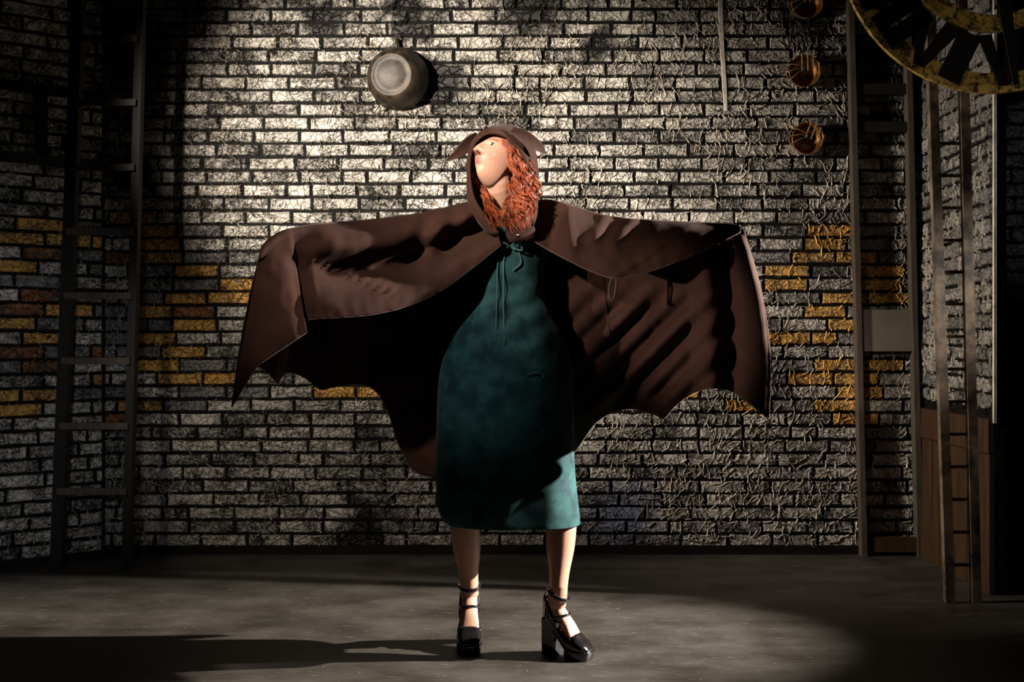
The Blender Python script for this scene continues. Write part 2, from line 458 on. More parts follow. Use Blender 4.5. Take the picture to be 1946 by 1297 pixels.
# crumpled tissue ridges: thin raised creases that cross bricks and joints
def ridges(name, w, lst, count, seed, parent, zr=(0, WH), ar=None, dens=None, steep=.0):
    rnd = random.Random(seed); mb = MB()
    rows = {}
    for b in lst: rows.setdefault(int(round((b['z0'] - Z0) / ROW)), []).append(b)
    def mat_at(a, z):
        for b in rows.get(int(math.floor((z - Z0) / ROW)), ()):
            if b['a0'] - .002 < a < b['a1'] + .002 and b['z0'] - .002 < z < b['z1'] + .002: return 1 + BKEYS.index(b['k']), b['dep']*.95
        return 0, .0005
    n = 0; tries = 0
    while n < count and tries < count * 8:
        tries += 1
        a = rnd.uniform(*(ar or (0.02, w.len - .02))); z = rnd.uniform(max(zr[0], .06), zr[1] - .05)
        if dens and rnd.random() > dens(a, z): continue
        n += 1
        for br in range(rnd.choice((1, 1, 2, 3))):
            ang = rnd.uniform(0, 2*math.pi) if rnd.random() > steep else math.pi/2 + rnd.uniform(-.3, .3)
            L = rnd.uniform(.018, .095); k = rnd.randint(3, 6); pts = []
            x, y = a, z; cur = rnd.uniform(-.22, .22); hw = rnd.uniform(.0008, .0026); hh = rnd.uniform(.003, .009)
            for i in range(k):
                pts.append((x, y)); ang += cur + rnd.uniform(-.13, .13) + (rnd.choice((-1, 1)) * .9 if rnd.random() < .12 else 0)
                x += math.cos(ang) * L / k; y += math.sin(ang) * L / k
            for i in range(k - 1):
                (x0, y0), (x1, y1) = pts[i], pts[i+1]
                mi, base = mat_at((x0+x1)/2, (y0+y1)/2)
                dx, dy = x1-x0, y1-y0; l = math.hypot(dx, dy) or 1; px, py = -dy/l*hw, dx/l*hw
                f0 = math.sin(math.pi * (i + .15) / k) ** .5; f1 = math.sin(math.pi * min(i + 1.15, k) / k) ** .5 if i < k-2 else .15
                vs = [w.P(x0+px, y0+py, base-.004), w.P(x0, y0, base + hh*f0), w.P(x0-px, y0-py, base-.004),
                      w.P(x1+px, y1+py, base-.004), w.P(x1, y1, base + hh*f1), w.P(x1-px, y1-py, base-.004)]
                mb.add(vs, [(0, 1, 4, 3), (1, 2, 5, 4)], mi)
    o = mb.build(name, [M['mortar']] + [M['crease_' + k] for k in BKEYS], parent); o['kind'] = 'stuff'
def crease_mat(name, col):
    t = NT(name); p = t.pos()
    c = t.mix(t.ramp(t.noise(p, 60, 5, .7).outputs[0], [(.36, 0.0), (.5, 1.0)]), tuple(x*.12 for x in col), col)
    c = t.mix(spots(t, p, [(BLUE_C, .17)], .05, 9), c, (.22, .22, .27))
    c = t.mix(spots(t, p, PAINTED_SHADE, .10, 7), c, tuple(x*.06 for x in col))  # the same painted shadows carried over the creases
    return t.done(c, .33, .6)
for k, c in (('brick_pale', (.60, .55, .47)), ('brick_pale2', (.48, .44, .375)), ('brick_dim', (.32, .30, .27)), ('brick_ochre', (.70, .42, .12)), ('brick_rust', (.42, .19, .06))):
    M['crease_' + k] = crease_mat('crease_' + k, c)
def clumps(seed):
    def f(a, z):
        q = mnoise.noise(Vector((a * 3.1 + seed, z * 3.7, 1.3))) * .5 + .5
        return .12 + .88 * sstep(.38, .66, q)
    return f
ridges('tissue_creases', wb, LB, 8500, 21, W_back, ar=(.55, 4.6), dens=clumps(2.0), steep=.15)
ridges('tissue_creases', wl, LL, 700, 22, W_left, ar=(.35, wl.len - .01), dens=clumps(5.0))
ridges('tissue_creases', wr, LR, 1600, 23, W_right, zr=(.72, WH), dens=clumps(8.0), steep=.75)
ridges('tissue_creases', wr2, LR2, 350, 24, W_right2, ar=(0.0, .6), dens=clumps(9.0))

# baseboard, edge of the return wall
mb = MB().box((-1.92, YW - .012, 0), (1.98, YW + .01, .045)); o = mb.build('baseboard_back', M['black_paint']); o['kind'] = 'structure'
mb = MB().box((0, 0, 0), (wl.len, .01, .04)); mb.v = [tuple(wl.mat() @ Vector(p)) for p in mb.v]
o = mb.build('baseboard_left', M['black_paint']); o['kind'] = 'structure'
mb = MB().box((1.952, 4.608, .70), (1.964, 4.622, WH)); o = mb.build('trim_1', M['white_tape']); o['kind'] = 'structure'; o['label'] = 'pale ragged edge strip where the return wall ends'

# white peeling strip on the back wall
def strip(uvs, widths, name, mat):
    mb = MB(); L = []
    for (u, v), wd_ in zip(uvs, widths):
        a, z = wb.hit(u, v); hw = wd_ / 2 / F * YW; L.append((a, z, hw))
    for (a0, z0, h0), (a1, z1, h1) in zip(L, L[1:]):
        vs = [wb.P(a0-h0, z0, .010), wb.P(a0+h0, z0, .010), wb.P(a1+h1, z1, .010), wb.P(a1-h1, z1, .010),
              wb.P(a0-h0*.8, z0, .017), wb.P(a0+h0*.8, z0, .017), wb.P(a1+h1*.8, z1, .017), wb.P(a1-h1*.8, z1, .017)]
        mb.add(vs, [(4,5,6,7),(0,4,7,3),(1,2,6,5),(0,1,5,4),(3,7,6,2)])
    return mb.build(name, mat, W_back)
strip([(1368,-20),(1369,40),(1371,90),(1374,130),(1376,165),(1377,190),(1379,212)], [9,9,9,8,9,8,5], 'peeling_strip', M['white_tape'])

# dado boards of the return wall
mb = MB()
zt = .715
o = MB().box((0, 0, zt-.14), (wr.len, .022, zt)); o.v = [tuple(wr.mat() @ Vector(p)) for p in o.v]; o.build('dado_rail', M['wood_brown'], W_right)
a = 0
for wd_ in (.22, .2, .24, .25):
    q = MB().box((a+.004, 0, .0), (min(a+wd_, wr.len)-.004, .016, zt-.145)); q.v = [tuple(wr.mat() @ Vector(p)) for p in q.v]
    q.build('dado_board', M['wood_brown'], W_right); a += wd_

# ------------------------------------------------------------------ left ladder, window lattice
def bar(mb, p, q, wx, dy, mi=0):
    """upright or rung: rectangular bar from p to q, wx across the picture plane, dy deep"""
    p, q = Vector(p), Vector(q); t = (q-p).normalized(); y = Vector((0, 1, 0)); y = (y - t*t.dot(y)).normalized(); s = t.cross(y)
    vs = []
    for e in (p, q):
        for a, b in ((-1,-1),(1,-1),(1,1),(-1,1)): vs.append(e + s*a*wx/2 + y*b*dy/2)
    return mb.add(vs, [(0,3,2,1),(4,5,6,7),(0,1,5,4),(1,2,6,5),(2,3,7,6),(3,0,4,7)])
def on_line(p, q, z): return p + (q-p) * ((z-p.z)/(q.z-p.z))

YL = 5.16
lad = empty('ladder', at(190, 1080, YL) * 1, 'tall dark wooden ladder leaning in the left corner of the set', 'ladder'); lad.location.z = 0
def loc(o, pts): return [Vector(p) - o.location for p in pts]
la0, la1 = at(125, 655, YL), at(150, 0, YL+.02); la0 = on_line(la0, la1, 0.0); la1 = on_line(la0, la1, 2.95)
lb0, lb1 = at(252, 655, YL), at(268, 0, YL+.02); lb0 = on_line(lb0, lb1, 0.0); lb1 = on_line(lb0, lb1, 2.95)
for p, q, wx in ((la0, la1, .052), (lb0, lb1, .036)):
    m = MB(); bar(m, *loc(lad, (p, q)), wx, .05); m.build('upright', M['wood_dark'], lad)
for v in (-45, 75, 197, 320, 442, 563, 686, 809, 932):
    z = CAMZ - (v - HOR) / F * YL
    m = MB(); bar(m, *loc(lad, (on_line(la0, la1, z) - Vector((0,.034,0)), on_line(lb0, lb1, z) - Vector((0,.034,0)))), .030, .018); m.build('rung', M['wood_frame'], lad)

lat = empty('window_lattice', wl.P(.75, 1.9, .02), 'black timber lattice of two rails and a post high on the left flat', 'lattice')
def wbox(a0, a1, z0, z1, n0, n1, w, name, mat, parent):
    m = MB().box((a0, n0, z0), (a1, n1, z1)); m.v = [tuple(w.mat() @ Vector(p) - parent.location) for p in m.v]; return m.build(name, mat, parent)
z1_ = wl.hit(77, 172)[1]; z2_ = wl.hit(77, 306)[1]; ap = wl.hit(76, 240)[0]
wbox(.45, wl.len-.02, z1_-.022, z1_+.022, .012, .04, wl, 'rail', M['black_paint'], lat)
wbox(.45, wl.len-.02, z2_-.022, z2_+.022, .012, .045, wl, 'rail', M['wood_dark'], lat)
wbox(ap-.025, ap+.025, z2_+.022, z1_-.022, .012, .035, wl, 'post', M['black_paint'], lat)

# ------------------------------------------------------------------ right timber frame
YF = YW - .045
fr = empty('timber_frame', at(1690, 1050, YF), 'narrow upright timber frame with a plain grey board against the brick wall', 'frame'); fr.location.z = 0
fa0, fa1 = at(1640, 1050, YF), at(1622, 300, YF); fb0, fb1 = at(1746, 1050, YF), at(1731, 400, YF)
fa0, fa1 = on_line(fa0, fa1, 0), on_line(fa0, fa1, 2.75); fb0, fb1 = on_line(fb0, fb1, 0), on_line(fb0, fb1, 2.75)
for p, q in ((fa0, fa1), (fb0, fb1)):
    m = MB(); bar(m, *loc(fr, (p, q)), .026, .055); m.build('upright', M['wood_frame'], fr)
def panel(v0, v1, dy, name, mat):
    z0, z1 = CAMZ - (v1-HOR)/F*YF, CAMZ - (v0-HOR)/F*YF; m = MB()
    P = [on_line(fa0, fa1, z0), on_line(fb0, fb1, z0), on_line(fb0, fb1, z1), on_line(fa0, fa1, z1)]
    P[0].x += .013; P[3].x += .013; P[1].x -= .013; P[2].x -= .013
    vs = [q + Vector((0, s*dy/2, 0)) for s in (-1, 1) for q in P]
    m.add(loc(fr, vs), [(0,1,2,3),(7,6,5,4),(0,4,5,1),(1,5,6,2),(2,6,7,3),(3,7,4,0)]); m.build(name, mat, fr)
panel(589, 668, .02, 'grey_board', M['board_grey'])
panel(1021, 1049, .03, 'bottom_board', M['wood_brown'])
panel(160, 180, .03, 'rail', M['wood_dark'])
panel(232, 252, .03, 'rail', M['wood_dark'])

# ------------------------------------------------------------------ narrow ladder under the clock
YQ = 4.50
nl = empty('ladder', at(1815, 1100, YQ), 'narrow blotchy painted ladder standing under the big gold clock', 'ladder'); nl.location.z = 0
na0, na1 = at(1797, 920, YQ), at(1773, 200, YQ+.03); nb0, nb1 = at(1849, 920, YQ), at(1832, 200, YQ+.03)
na0, na1 = on_line(na0, na1, 0), on_line(na0, na1, 2.5); nb0, nb1 = on_line(nb0, nb1, 0), on_line(nb0, nb1, 2.5)
for p, q in ((na0, na1), (nb0, nb1)):
    m = MB(); bar(m, *loc(nl, (p, q)), .036, .03); m.build('upright', M['wood_blotch'], nl)
for v in (270, 332, 394, 456, 517, 578, 640, 702, 764, 826, 888, 950, 1012, 1074):
    z = CAMZ - (v - HOR) / F * YQ
    m = MB(); bar(m, *loc(nl, (on_line(na0, na1, z)+Vector((0,.005,0)), on_line(nb0, nb1, z)+Vector((0,.005,0)))), .012, .012); m.build('rung', M['wood_blotch'], nl)

# ------------------------------------------------------------------ big clock
YC = 4.42
cc = at(1885, -113, YC); R = 291 / F * YC
ck = empty('clock', cc, 'giant skeleton clock with worn gold rings and black numerals hanging top right', 'clock')
def ring(r0, r1, d, n=96):
    m = MB(); vs = []; fs = []
    for j in range(n):
        a = 2*math.pi*j/n; c, s = math.cos(a), math.sin(a)
        for r, y in ((r0, -d), (r1, -d), (r1, d), (r0, d)): vs.append((r*c, y, r*s))
    for j in range(n):
        k = (j+1) % n
        for q in range(4): fs.append((j*4+q, k*4+q, k*4+(q+1) % 4, j*4+(q+1) % 4))
    return m.add(vs, fs)
ring(R*.872, R, .012).build('outer_ring', M['gold'], ck)
ring(R*.49, R*.60, .012).build('inner_ring', M['gold'], ck)
def stroke(m, ang, ri, ro, wi, wo, off=0):
    """a tapered black bar lying on the rings along the radius at ang (0 = 12 o'clock, clockwise)"""
    d = Vector((math.sin(ang), 0, math.cos(ang))); t_ = Vector((math.cos(ang), 0, -math.sin(ang)))
    vs = []
    for y in (-.022, -.012):
        for r, wv in ((ri, wi), (ro, wo)):
            for s in (-1, 1): vs.append(d*r*R + t_*(s*wv/2 + off)*R + Vector((0, y, 0)))
    m.add(vs, [(0,1,3,2),(4,6,7,5),(0,4,5,1),(2,3,7,6),(0,2,6,4),(1,5,7,3)])
def cross(m, ang, ri, ro, off, sp):
    d = Vector((math.sin(ang), 0, math.cos(ang))); t_ = Vector((math.cos(ang), 0, -math.sin(ang)))
    for sg in (-1, 1):
        a_, b_ = d*ri*R + t_*(off - sg*sp)*R, d*ro*R + t_*(off + sg*sp)*R; wv = t_ * .035 * R; vs = []
        for y in (-.022, -.012): vs += [a_-wv+Vector((0,y,0)), a_+wv+Vector((0,y,0)), b_-wv+Vector((0,y,0)), b_+wv+Vector((0,y,0))]
        m.add(vs, [(0,1,3,2),(4,6,7,5),(0,4,5,1),(2,3,7,6),(0,2,6,4),(1,5,7,3)])
def vee(m, ang, off):                       # apex outwards: the numerals stand on the rim
    d = Vector((math.sin(ang), 0, math.cos(ang))); t_ = Vector((math.cos(ang), 0, -math.sin(ang)))
    for sg, wv0, wv1 in ((-1, .060, .030), (1, .045, .022)):
        vs = []
        for y in (-.022, -.012):
            for r, o_, wv in ((.62, off + sg*.105, wv0), (.955, off + sg*.012, wv1)):
                for s in (-1, 1): vs.append(d*r*R + t_*(o_ + s*wv)*R + Vector((0, y, 0)))
        m.add(vs, [(0,1,3,2),(4,6,7,5),(0,4,5,1),(2,3,7,6),(0,2,6,4),(1,5,7,3)])
ROMAN = ['XII','I','II','III','IV','V','VI','VII','VIII','IX','X','XI']
for h, txt in enumerate(ROMAN):
    ang = h * math.pi / 6 + math.radians(26); m = MB(); widths = {'I': .17, 'V': .27, 'X': .25}
    tot = sum(widths[c] for c in txt); k_ = min(1, .46 / tot); x = -tot * k_ / 2
    for c in txt:
        cx_ = -(x + widths[c] * k_ / 2); x += widths[c] * k_
        if c == 'I': stroke(m, ang, .62, .955, .15 * k_, .15 * k_, cx_)
        elif c == 'V': vee(m, ang, cx_)
        else: cross(m, ang, .62, .955, cx_, .07)
    m.build('numeral', M['black_paint'], ck)
m = MB()
for ang in (math.radians(45), math.radians(135), math.radians(225), math.radians(315)): stroke(m, ang, .05, .50, .05, .05)
m.build('spokes', M['black_paint'], ck)
m = MB(); stroke(m, math.radians(172), -.1, .96, .14, .035); m.v = [(x, y-.015, z) for x, y, z in m.v]
m.build('clock_hand', M['black_paint'], ck)
m = MB().lathe([(0, -.03), (.07*R, -.03), (.08*R, -.02), (.08*R, .02), (0, .02)], 24); m.v = [(x, z, y) for x, y, z in m.v]
m.build('hub', M['gold'], ck, True)
for dx in (-.25, .25):
    m = MB(); m.tube([(dx, .0, R*.95), (dx, 0, R+.5)], .006, 8); m.build('hanging_wire', M['black_metal'], ck)

# ------------------------------------------------------------------ pan and copper bowls on the wall
def disc_obj(name, u, v, rpx, Y, label, cat, group=None):
    p = at(u, v, Y); o = empty(name, p, label, cat, group); return o, rpx / F * Y
pan, r = disc_obj('hanging_pan', 752, 147, 58, YW - .07, 'round sooty metal pan hanging on the brightly lit brick wall', 'pan')
def turned(prof, n, name, mat, parent, smooth=True, tilt=None):
    m = MB().lathe(prof, n); T = Matrix.Rotation(math.radians(90), 4, 'X')
    if tilt is not None: T = tilt @ T
    m.v = [tuple(T @ Vector(p)) for p in m.v]; return m.build(name, mat, parent, smooth)
tl = Matrix.Rotation(math.radians(-9), 4, 'Z') @ Matrix.Rotation(math.radians(4), 4, 'X')
# dome faces the room: bottom of the pan outwards, wide rolled rim at the wall   (+h = towards the camera)
turned([(r*1.0, -.055), (r*1.035, -.05), (r*1.035, -.042), (r*.99, -.034), (r*.975, -.012), (r*.945, .015), (r*.89, .042), (r*.80, .066), (r*.70, .081), (r*.64, .085), (r*.60, .081),
        (r*.45, .087), (r*.25, .091), (0.001, .092)], 56, 'pan_body', M['black_metal'], pan, True, tl)
m = MB(); m.tube([(0, .03, r*.95), (.002, .03, r*1.12), (.004, .035, r*1.32)], [.010, .008, .009], 10); m.build('handle', M['black_metal'], pan, True)
m = MB(); m.tube([(.004+.012*math.cos(a), .04, r*1.36+.014*math.sin(a)) for a in np.linspace(0, 2*math.pi, 16)[:-1]], .003, 6, closed=True); m.build('hanging_ring', M['black_metal'], pan, True)

BOW = [(1531, 7, 'topmost of the three copper bowls, cut by the top of the picture'),
       (1527, 137, 'middle of the three copper bowls with straight wire prongs'),
       (1533, 265, 'lowest of the three copper bowls, above the ochre bricks')]
for i, (u, v, lb) in enumerate(BOW):
    o, r = disc_obj('copper_bowl', u, v, 30, YW - .035, lb, 'bowl', 'copper bowls on the brick wall')
    turned([(.001, -.030), (r*.35, -.029), (r*.62, -.022), (r*.82, -.006), (r*.93, .016), (r, .03), (r*1.03, .028), (r*1.0, .014), (r*.9, -.012), (r*.7, -.03), (r*.4, -.036), (.001, -.037)],
           40, 'bowl_shell', M['copper'], o)
    tw = [0.0, 0.0, math.radians(22)][i]
    for k in range(4):                                   # straight prongs from the top rim
        x = r * (-.22 + .36 * k); zt_ = math.sqrt(max(r*r - x*x, 0)) * 1.04
        p0, p1 = Vector((x, -.034, zt_)), Vector((x + r*.02, -.036, zt_ - r * (1.05 if k < 3 else .7)))
        Rm = Matrix.Rotation(tw, 4, 'Y'); m = MB(); m.tube([Rm @ p0, Rm @ p1], .0030, 6); m.build('prong', M['wire'], o)
    for k in range(3):                                   # curved wires from the left rim
        a = math.radians(160 + 26*k); d = Vector((math.cos(a), 0, math.sin(a)))
        pts = [d*r*1.12 + Vector((-.004, -.02, 0)), d*r*.85 + Vector((0, -.04, .006)), d*r*.5 + Vector((.0, -.043, .010)), d*r*.12 + Vector((.004, -.036, .008))]
        Rm = Matrix.Rotation(tw * .6, 4, 'Y'); m = MB(); m.tube([Rm @ Vector(q) for q in crom(pts, 8)], .0013, 5); m.build('side_wire', M['wire'], o)
    m = MB(); m.tube([(-r*.12 + r*1.06*math.cos(a), -.022, r*1.02*math.sin(a)) for a in np.linspace(math.pi*.55, math.pi*1.75, 22)], .0015, 5); m.build('rim_wire', M['wire'], o)

# ------------------------------------------------------------------ the person
ROOT = empty('person', (0.0, YP, 0), 'person with red curly hair in a spread bat-winged cape, teal dress and platform heels', 'person')
def pl(pts): return [Vector(p) - ROOT.location for p in pts]
def pb(mb, name, mat, parent=None, smooth=True, **kw):
    """build a mesh given in world coordinates as a part of the person"""
    par = ROOT if parent is None else parent
    mb.v = [tuple(Vector(p) - ROOT.location) for p in mb.v]
    return mb.build(name, mat, par, smooth, **kw)

# ---- head frame: forward, right (her left is +R), up
yaw, pit, rol = math.radians(44), math.radians(25), math.radians(4); HS_ = .935
HF = Vector((-math.sin(yaw)*math.cos(pit), -math.cos(yaw)*math.cos(pit), math.sin(pit)))
HR = HF.cross(Vector((0, 0, 1))).normalized() * -1          # towards picture right / camera side: her left
if HR.x < 0: HR = -HR
HU = HR.cross(HF).normalized()
if HU.z < 0: HU = -HU
Rr = Matrix.Rotation(rol, 3, HF); HR = Rr @ HR; HU = Rr @ HU
HC = at(944, 304, 3.765)
def head(r, f, u): return HC + (HR*r + HF*f + HU*u)*HS_

def gauss(x, s): return math.exp(-(x*x)/(2*s*s))
def head_mesh(nu=112, nv=88):
    vs = []; fs = []
    for i in range(nv+1):
        th = math.pi * i / nv; cu, su = math.cos(th), math.sin(th)
        for j in range(nu):
            ph = 2*math.pi*j/nu; r0, f0 = su*math.sin(ph), su*math.cos(ph)
            u = cu * (.112 if cu < 0 else .104); r = r0 * .071; f = f0 * (.090 if f0 < 0 else .086)
            # lower face narrows, skull back is full
            low = sstep(.02, -.105, u)
            r *= 1 - .40 * low * (.4 + .6*max(f0, 0)); 
            if f0 < 0: f *= 1 - .50 * low; u += .020 * low * -f0
            if f0 > 0:
                f *= 1 + .06*low
                f += f0**2 * (.004 * gauss(u - .030, .012) * gauss(r, .045))                 # brow
                for sg in (-1, 1):
                    f -= .0125 * gauss(r - sg*.031, .0135) * gauss(u - .014, .0105) * f0     # sockets
                    f += .0050 * gauss(r - sg*.038, .016) * gauss(u + .020, .018) * f0       # cheeks
                    f += .0055 * gauss(r - sg*.031, .013) * gauss(u - .0190 + 6*(r-sg*.031)**2, .0026)   # upper lid
                    f += .0030 * gauss(r - sg*.031, .012) * gauss(u - .0062 - 6*(r-sg*.031)**2, .0022)   # lower lid
                w = .0065 + .0045 * sstep(.01, -.024, u)
                rise = sstep(.030, -.024, u) * (1 if u > -.0245 else sstep(-.040, -.0265, u))
                f += (.004 + .0215 * rise) * gauss(r, w) * sstep(-.042, -.026, u) * sstep(.05, .015, u)   # nose
                for sg in (-1, 1): f += .0075 * gauss(r - sg*.0115, .0050) * gauss(u + .0255, .0060)       # wings
                f += .0050 * gauss(u + .0470, .0042) * gauss(r, .0165)                       # upper lip
                f += .0062 * gauss(u + .0575, .0050) * gauss(r, .0150)                       # lower lip
                f -= .0045 * gauss(u + .0522, .0016) * gauss(r, .017)                        # mouth line
                f -= .0035 * gauss(u + .0690, .0060) * gauss(r, .016)                        # under the lip
                f += .0120 * gauss(u + .0900, .013) * gauss(r, .017)                         # chin
            vs.append(head(r, f, u))
    for i in range(nv):
        for j in range(nu):
            k = (j+1) % nu; fs.append((i*nu+j, i*nu+k, (i+1)*nu+k, (i+1)*nu+j))
    return vs, fs

body = MB()
hv, hf = head_mesh(); body.add(hv, hf)
def limb(P, R, n=24, k=20, squash=None):
    P = crom([list(p) for p in P], n); R = crom([[r] for r in R], n)[:, 0]
    body.tube([Vector(p) for p in P], list(R), k)
# ears
limb([head(.062, -.012, .018), head(.073, -.022, .012), head(.072, -.018, -.012)], [.012, .015, .008], 8, 10)
limb([head(-.062, -.012, .018), head(-.073, -.022, .012), head(-.072, -.018, -.012)], [.012, .015, .008], 8, 10)
# neck, torso
NB = at(965, 432, 3.83)
limb([head(0, -.028, .01), head(.0, -.036, -.07), at(961, 385, 3.805), NB, at(966, 470, 3.84)], [.046, .045, .045, .054, .085], 20, 24)
def torso():
    rows = [(418, 940, 990, .05, 3.84), (432, 905, 1025, .075, 3.84), (460, 897, 1035, .09, 3.84), (520, 903, 1030, .098, 3.84), (575, 910, 1022, .085, 3.835),
            (640, 885, 1045, .105, 3.83), (710, 868, 1064, .118, 3.83), (770, 872, 1060, .11, 3.83), (800, 880, 1052, .09, 3.83)]
    R_ = []
    for v, ul, ur, d, Y in rows:
        c = at((ul+ur)/2, v, Y); hw = (ur-ul)/2/F*Y
        R_.append([c + Vector((hw*math.cos(a), d*math.sin(a), 0)) for a in np.linspace(0, 2*math.pi, 29)[:-1]])
    body.rings(R_)
torso()
# arms, stretched out sideways under the cape
ARM = {-1: [at(905, 436, 3.84), at(820, 446, 3.80), at(715, 456, 3.735), at(625, 460, 3.665), at(560, 470, 3.61)],
        1: [at(1030, 432, 3.84), at(1110, 446, 3.80), at(1205, 452, 3.745), at(1285, 449, 3.685), at(1338, 450, 3.655)]}
for s in (-1, 1): limb(ARM[s], [.046, .042, .036, .034, .024], 24, 18)
# hands with five fingers, closed over the edge of the cape
for s in (-1, 1):
    w_ = ARM[s][-1]; d = (ARM[s][-1] - ARM[s][-2]).normalized(); dn = Vector((0, 0, -1)); sd = d.cross(dn).normalized()
    body.rings([[w_ + d*x + sd*(wy*math.cos(a)) + dn*(hz*math.sin(a)) for a in np.linspace(0, 2*math.pi, 17)[:-1]]
                for x, wy, hz in ((-.01, .022, .019), (.02, .031, .016), (.055, .038, .014), (.078, .036, .011))])
    for k, (o_, L) in enumerate(((-.028, .062), (-.0095, .070), (.0095, .066), (.027, .052))):
        b0 = w_ + d*.07 + sd*o_
        limb([b0, b0 + d*L*.42 + dn*.004, b0 + d*L*.62 + dn*L*.32, b0 + d*L*.45 + dn*L*.55], [.0088, .0084, .0078, .0065], 10, 10)
    b0 = w_ + d*.015 - sd*.026
    limb([b0, b0 + d*.028 - sd*.016 + dn*.010, b0 + d*.045 - sd*.008 + dn*.026], [.0105, .0098, .0075], 8, 10)
# legs
LEG = {-1: [at(925, 745, 3.83), at(900, 860, 3.825), at(884, 955, 3.815), at(884, 1000, 3.825), at(887, 1040, 3.845), at(890, 1085, 3.865), at(891, 1116, 3.874)],
        1: [at(1010, 745, 3.83), at(1045, 860, 3.81), at(1066, 955, 3.79), at(1067, 1000, 3.782), at(1065, 1040, 3.772), at(1063, 1085, 3.752), at(1061, 1116, 3.738)]}
for s in (-1, 1):
    limb(LEG[s], [.088, .072, .053, .050, .047, .0345, .0305], 40, 24)
SHOE = {-1: (Vector((-.147, 3.93, 0)), Vector((-.141, 3.745, 0))), 1: (Vector((.112, 3.765, 0)), Vector((.246, 3.675, 0)))}
def frame(s):
    heel, toe = SHOE[s]; d = toe - heel; L = d.length; d.normalize(); sdv = Vector((-d.y, d.x, 0))
    Mx = Matrix.Identity(4); Mx.col[0] = (*d, 0); Mx.col[1] = (*sdv, 0); Mx.col[3] = (*heel, 1); return Mx, L
FQ = [0, .15, .35, .5, .62, .72, .82, .92]
FZ = [.152, .153, .128, .103, .080, .057, .044, .041]; FH = [.020, .031, .036, .032, .027, .016, .005, .003]; FW = [.019, .026, .028, .030, .033, .034, .031, .020]
for s in (-1, 1):
    Mx, L = frame(s); R_ = []
    for q in np.linspace(0, .92, 26):
        zc, hh, w_ = (float(crom([[z] for z in T_], 101)[int(round(np.interp(q, FQ, np.linspace(0, 100, len(FQ)))))][0]) for T_ in (FZ, FH, FW))
        R_.append([Mx @ Vector((q*L + .004, w_*math.cos(a), zc + hh*math.sin(a))) for a in np.linspace(0, 2*math.pi, 25)[:-1]])
    body.rings(R_)
    body.tube([Mx @ Vector((.050, 0, .23)), Mx @ Vector((.046, 0, .195)), Mx @ Vector((.042, 0, .165)), Mx @ Vector((.040, 0, .150))], [.030, .0315, .031, .024], 20)

# fuse all of it into one continuous surface
raw = link(bpy.data.objects.new('raw_body', body.mesh('raw_body', M['skin'])))
rm = raw.modifiers.new('r', 'REMESH'); rm.mode = 'VOXEL'; rm.voxel_size = .0032; rm.use_smooth_shade = True
sm = raw.modifiers.new('s', 'SMOOTH'); sm.factor = .5; sm.iterations = 3
dg = bpy.context.evaluated_depsgraph_get(); dg.update()
bme = bpy.data.meshes.new_from_object(raw.evaluated_get(dg)); bme.name = 'body'
bpy.data.objects.remove(raw, do_unlink=True)
nvt = len(bme.vertices); cv = np.empty(nvt*3); bme.vertices.foreach_get('co', cv); cv = cv.reshape(-1, 3)
rel = cv - np.array(HC); rel = rel / HS_; hr, hf_, hu = rel @ np.array(HR), rel @ np.array(HF), rel @ np.array(HU)
g2 = lambda x, s: np.exp(-(x*x)/(2*s*s))
tint = np.tile(np.array([.60, .335, .235]), (nvt, 1))
def blend(mask, c):
    global tint
    mask = np.clip(mask, 0, 1)[:, None]; tint = tint*(1-mask) + np.array(c)*mask
front = (hf_ > .03) & (np.abs(hu) < .13) & (np.abs(hr) < .08)
blend(front * .55 * (g2(np.abs(hr)-.04, .014)*g2(hu+.022, .016)), (.62, .25, .17))
blend(front * .5 * (g2(hr, .012)*g2(hu+.024, .010)), (.60, .22, .15))
lip = front * (hf_ > .075) * np.maximum(g2(hu+.0470, .0038), g2(hu+.0570, .0045)) * (np.abs(hr) < .021 - np.abs(hu+.052)*.6)
blend(lip * 1.0, (.42, .085, .085))
for sg in (-1, 1): blend(front * .9 * g2(hu - .034 + .12*np.abs(np.abs(hr)-.030), .0032) * (np.abs(hr*sg-.031) < .019), (.20, .075, .035))
for sg in (-1, 1): blend(front * 1.3 * g2(hr - sg*.0082, .0042) * g2(hu + .0318, .0036), (.10, .02, .015))  # dark nostril shading painted into the skin tint
blend((cv[:, 2] < .60) * .35, (.56, .27, .185))
ca = bme.color_attributes.new('tint', 'FLOAT_COLOR', 'POINT')
ca.data.foreach_set('color', np.concatenate([tint, np.ones((nvt, 1))], 1).astype(np.float32).ravel())
bme.vertices.foreach_set('co', (cv - np.array(ROOT.location)).ravel())
bme.polygons.foreach_set('use_smooth', [True]*len(bme.polygons)); bme.update()
BODY = link(bpy.data.objects.new('body', bme), ROOT)

# eyes with lids' lashes
for sg in (-1, 1):
    c = head(sg*.0305, .0588, .0130); look = (HF + HU*.05 + HR*.12).normalized()
    m = MB(); rr = .0118
    q = look.to_track_quat('Z', 'Y').to_matrix()
    prof = [(rr*math.sin(a), rr*math.cos(a)) for a in np.linspace(.5, math.pi, 12)]
    mm = MB().lathe(prof, 20); mm.v = [tuple(c + q @ Vector(p)) for p in mm.v]
    e = pb(mm, 'eye', M['eye_white'])
    mm = MB().lathe([(.0001, rr*1.02), (rr*.3, rr*.985), (rr*.58, rr*.85)], 20); mm.v = [tuple(c + q @ Vector(p)) for p in mm.v]
    pb(mm, 'iris', M['iris'], e)
    m = MB(); pts = []
    for a in np.linspace(-1, 1, 9): pts.append(c + HR*a*.0125 + HU*(.0052*(1-a*a)+.0008) + HF*(.0112*math.sqrt(1-.62*a*a)+.0012))
    m.tube(pts, [.0006]+[.0013]*7+[.0006], 6); pb(m, 'eyelashes', M['lash'], e)

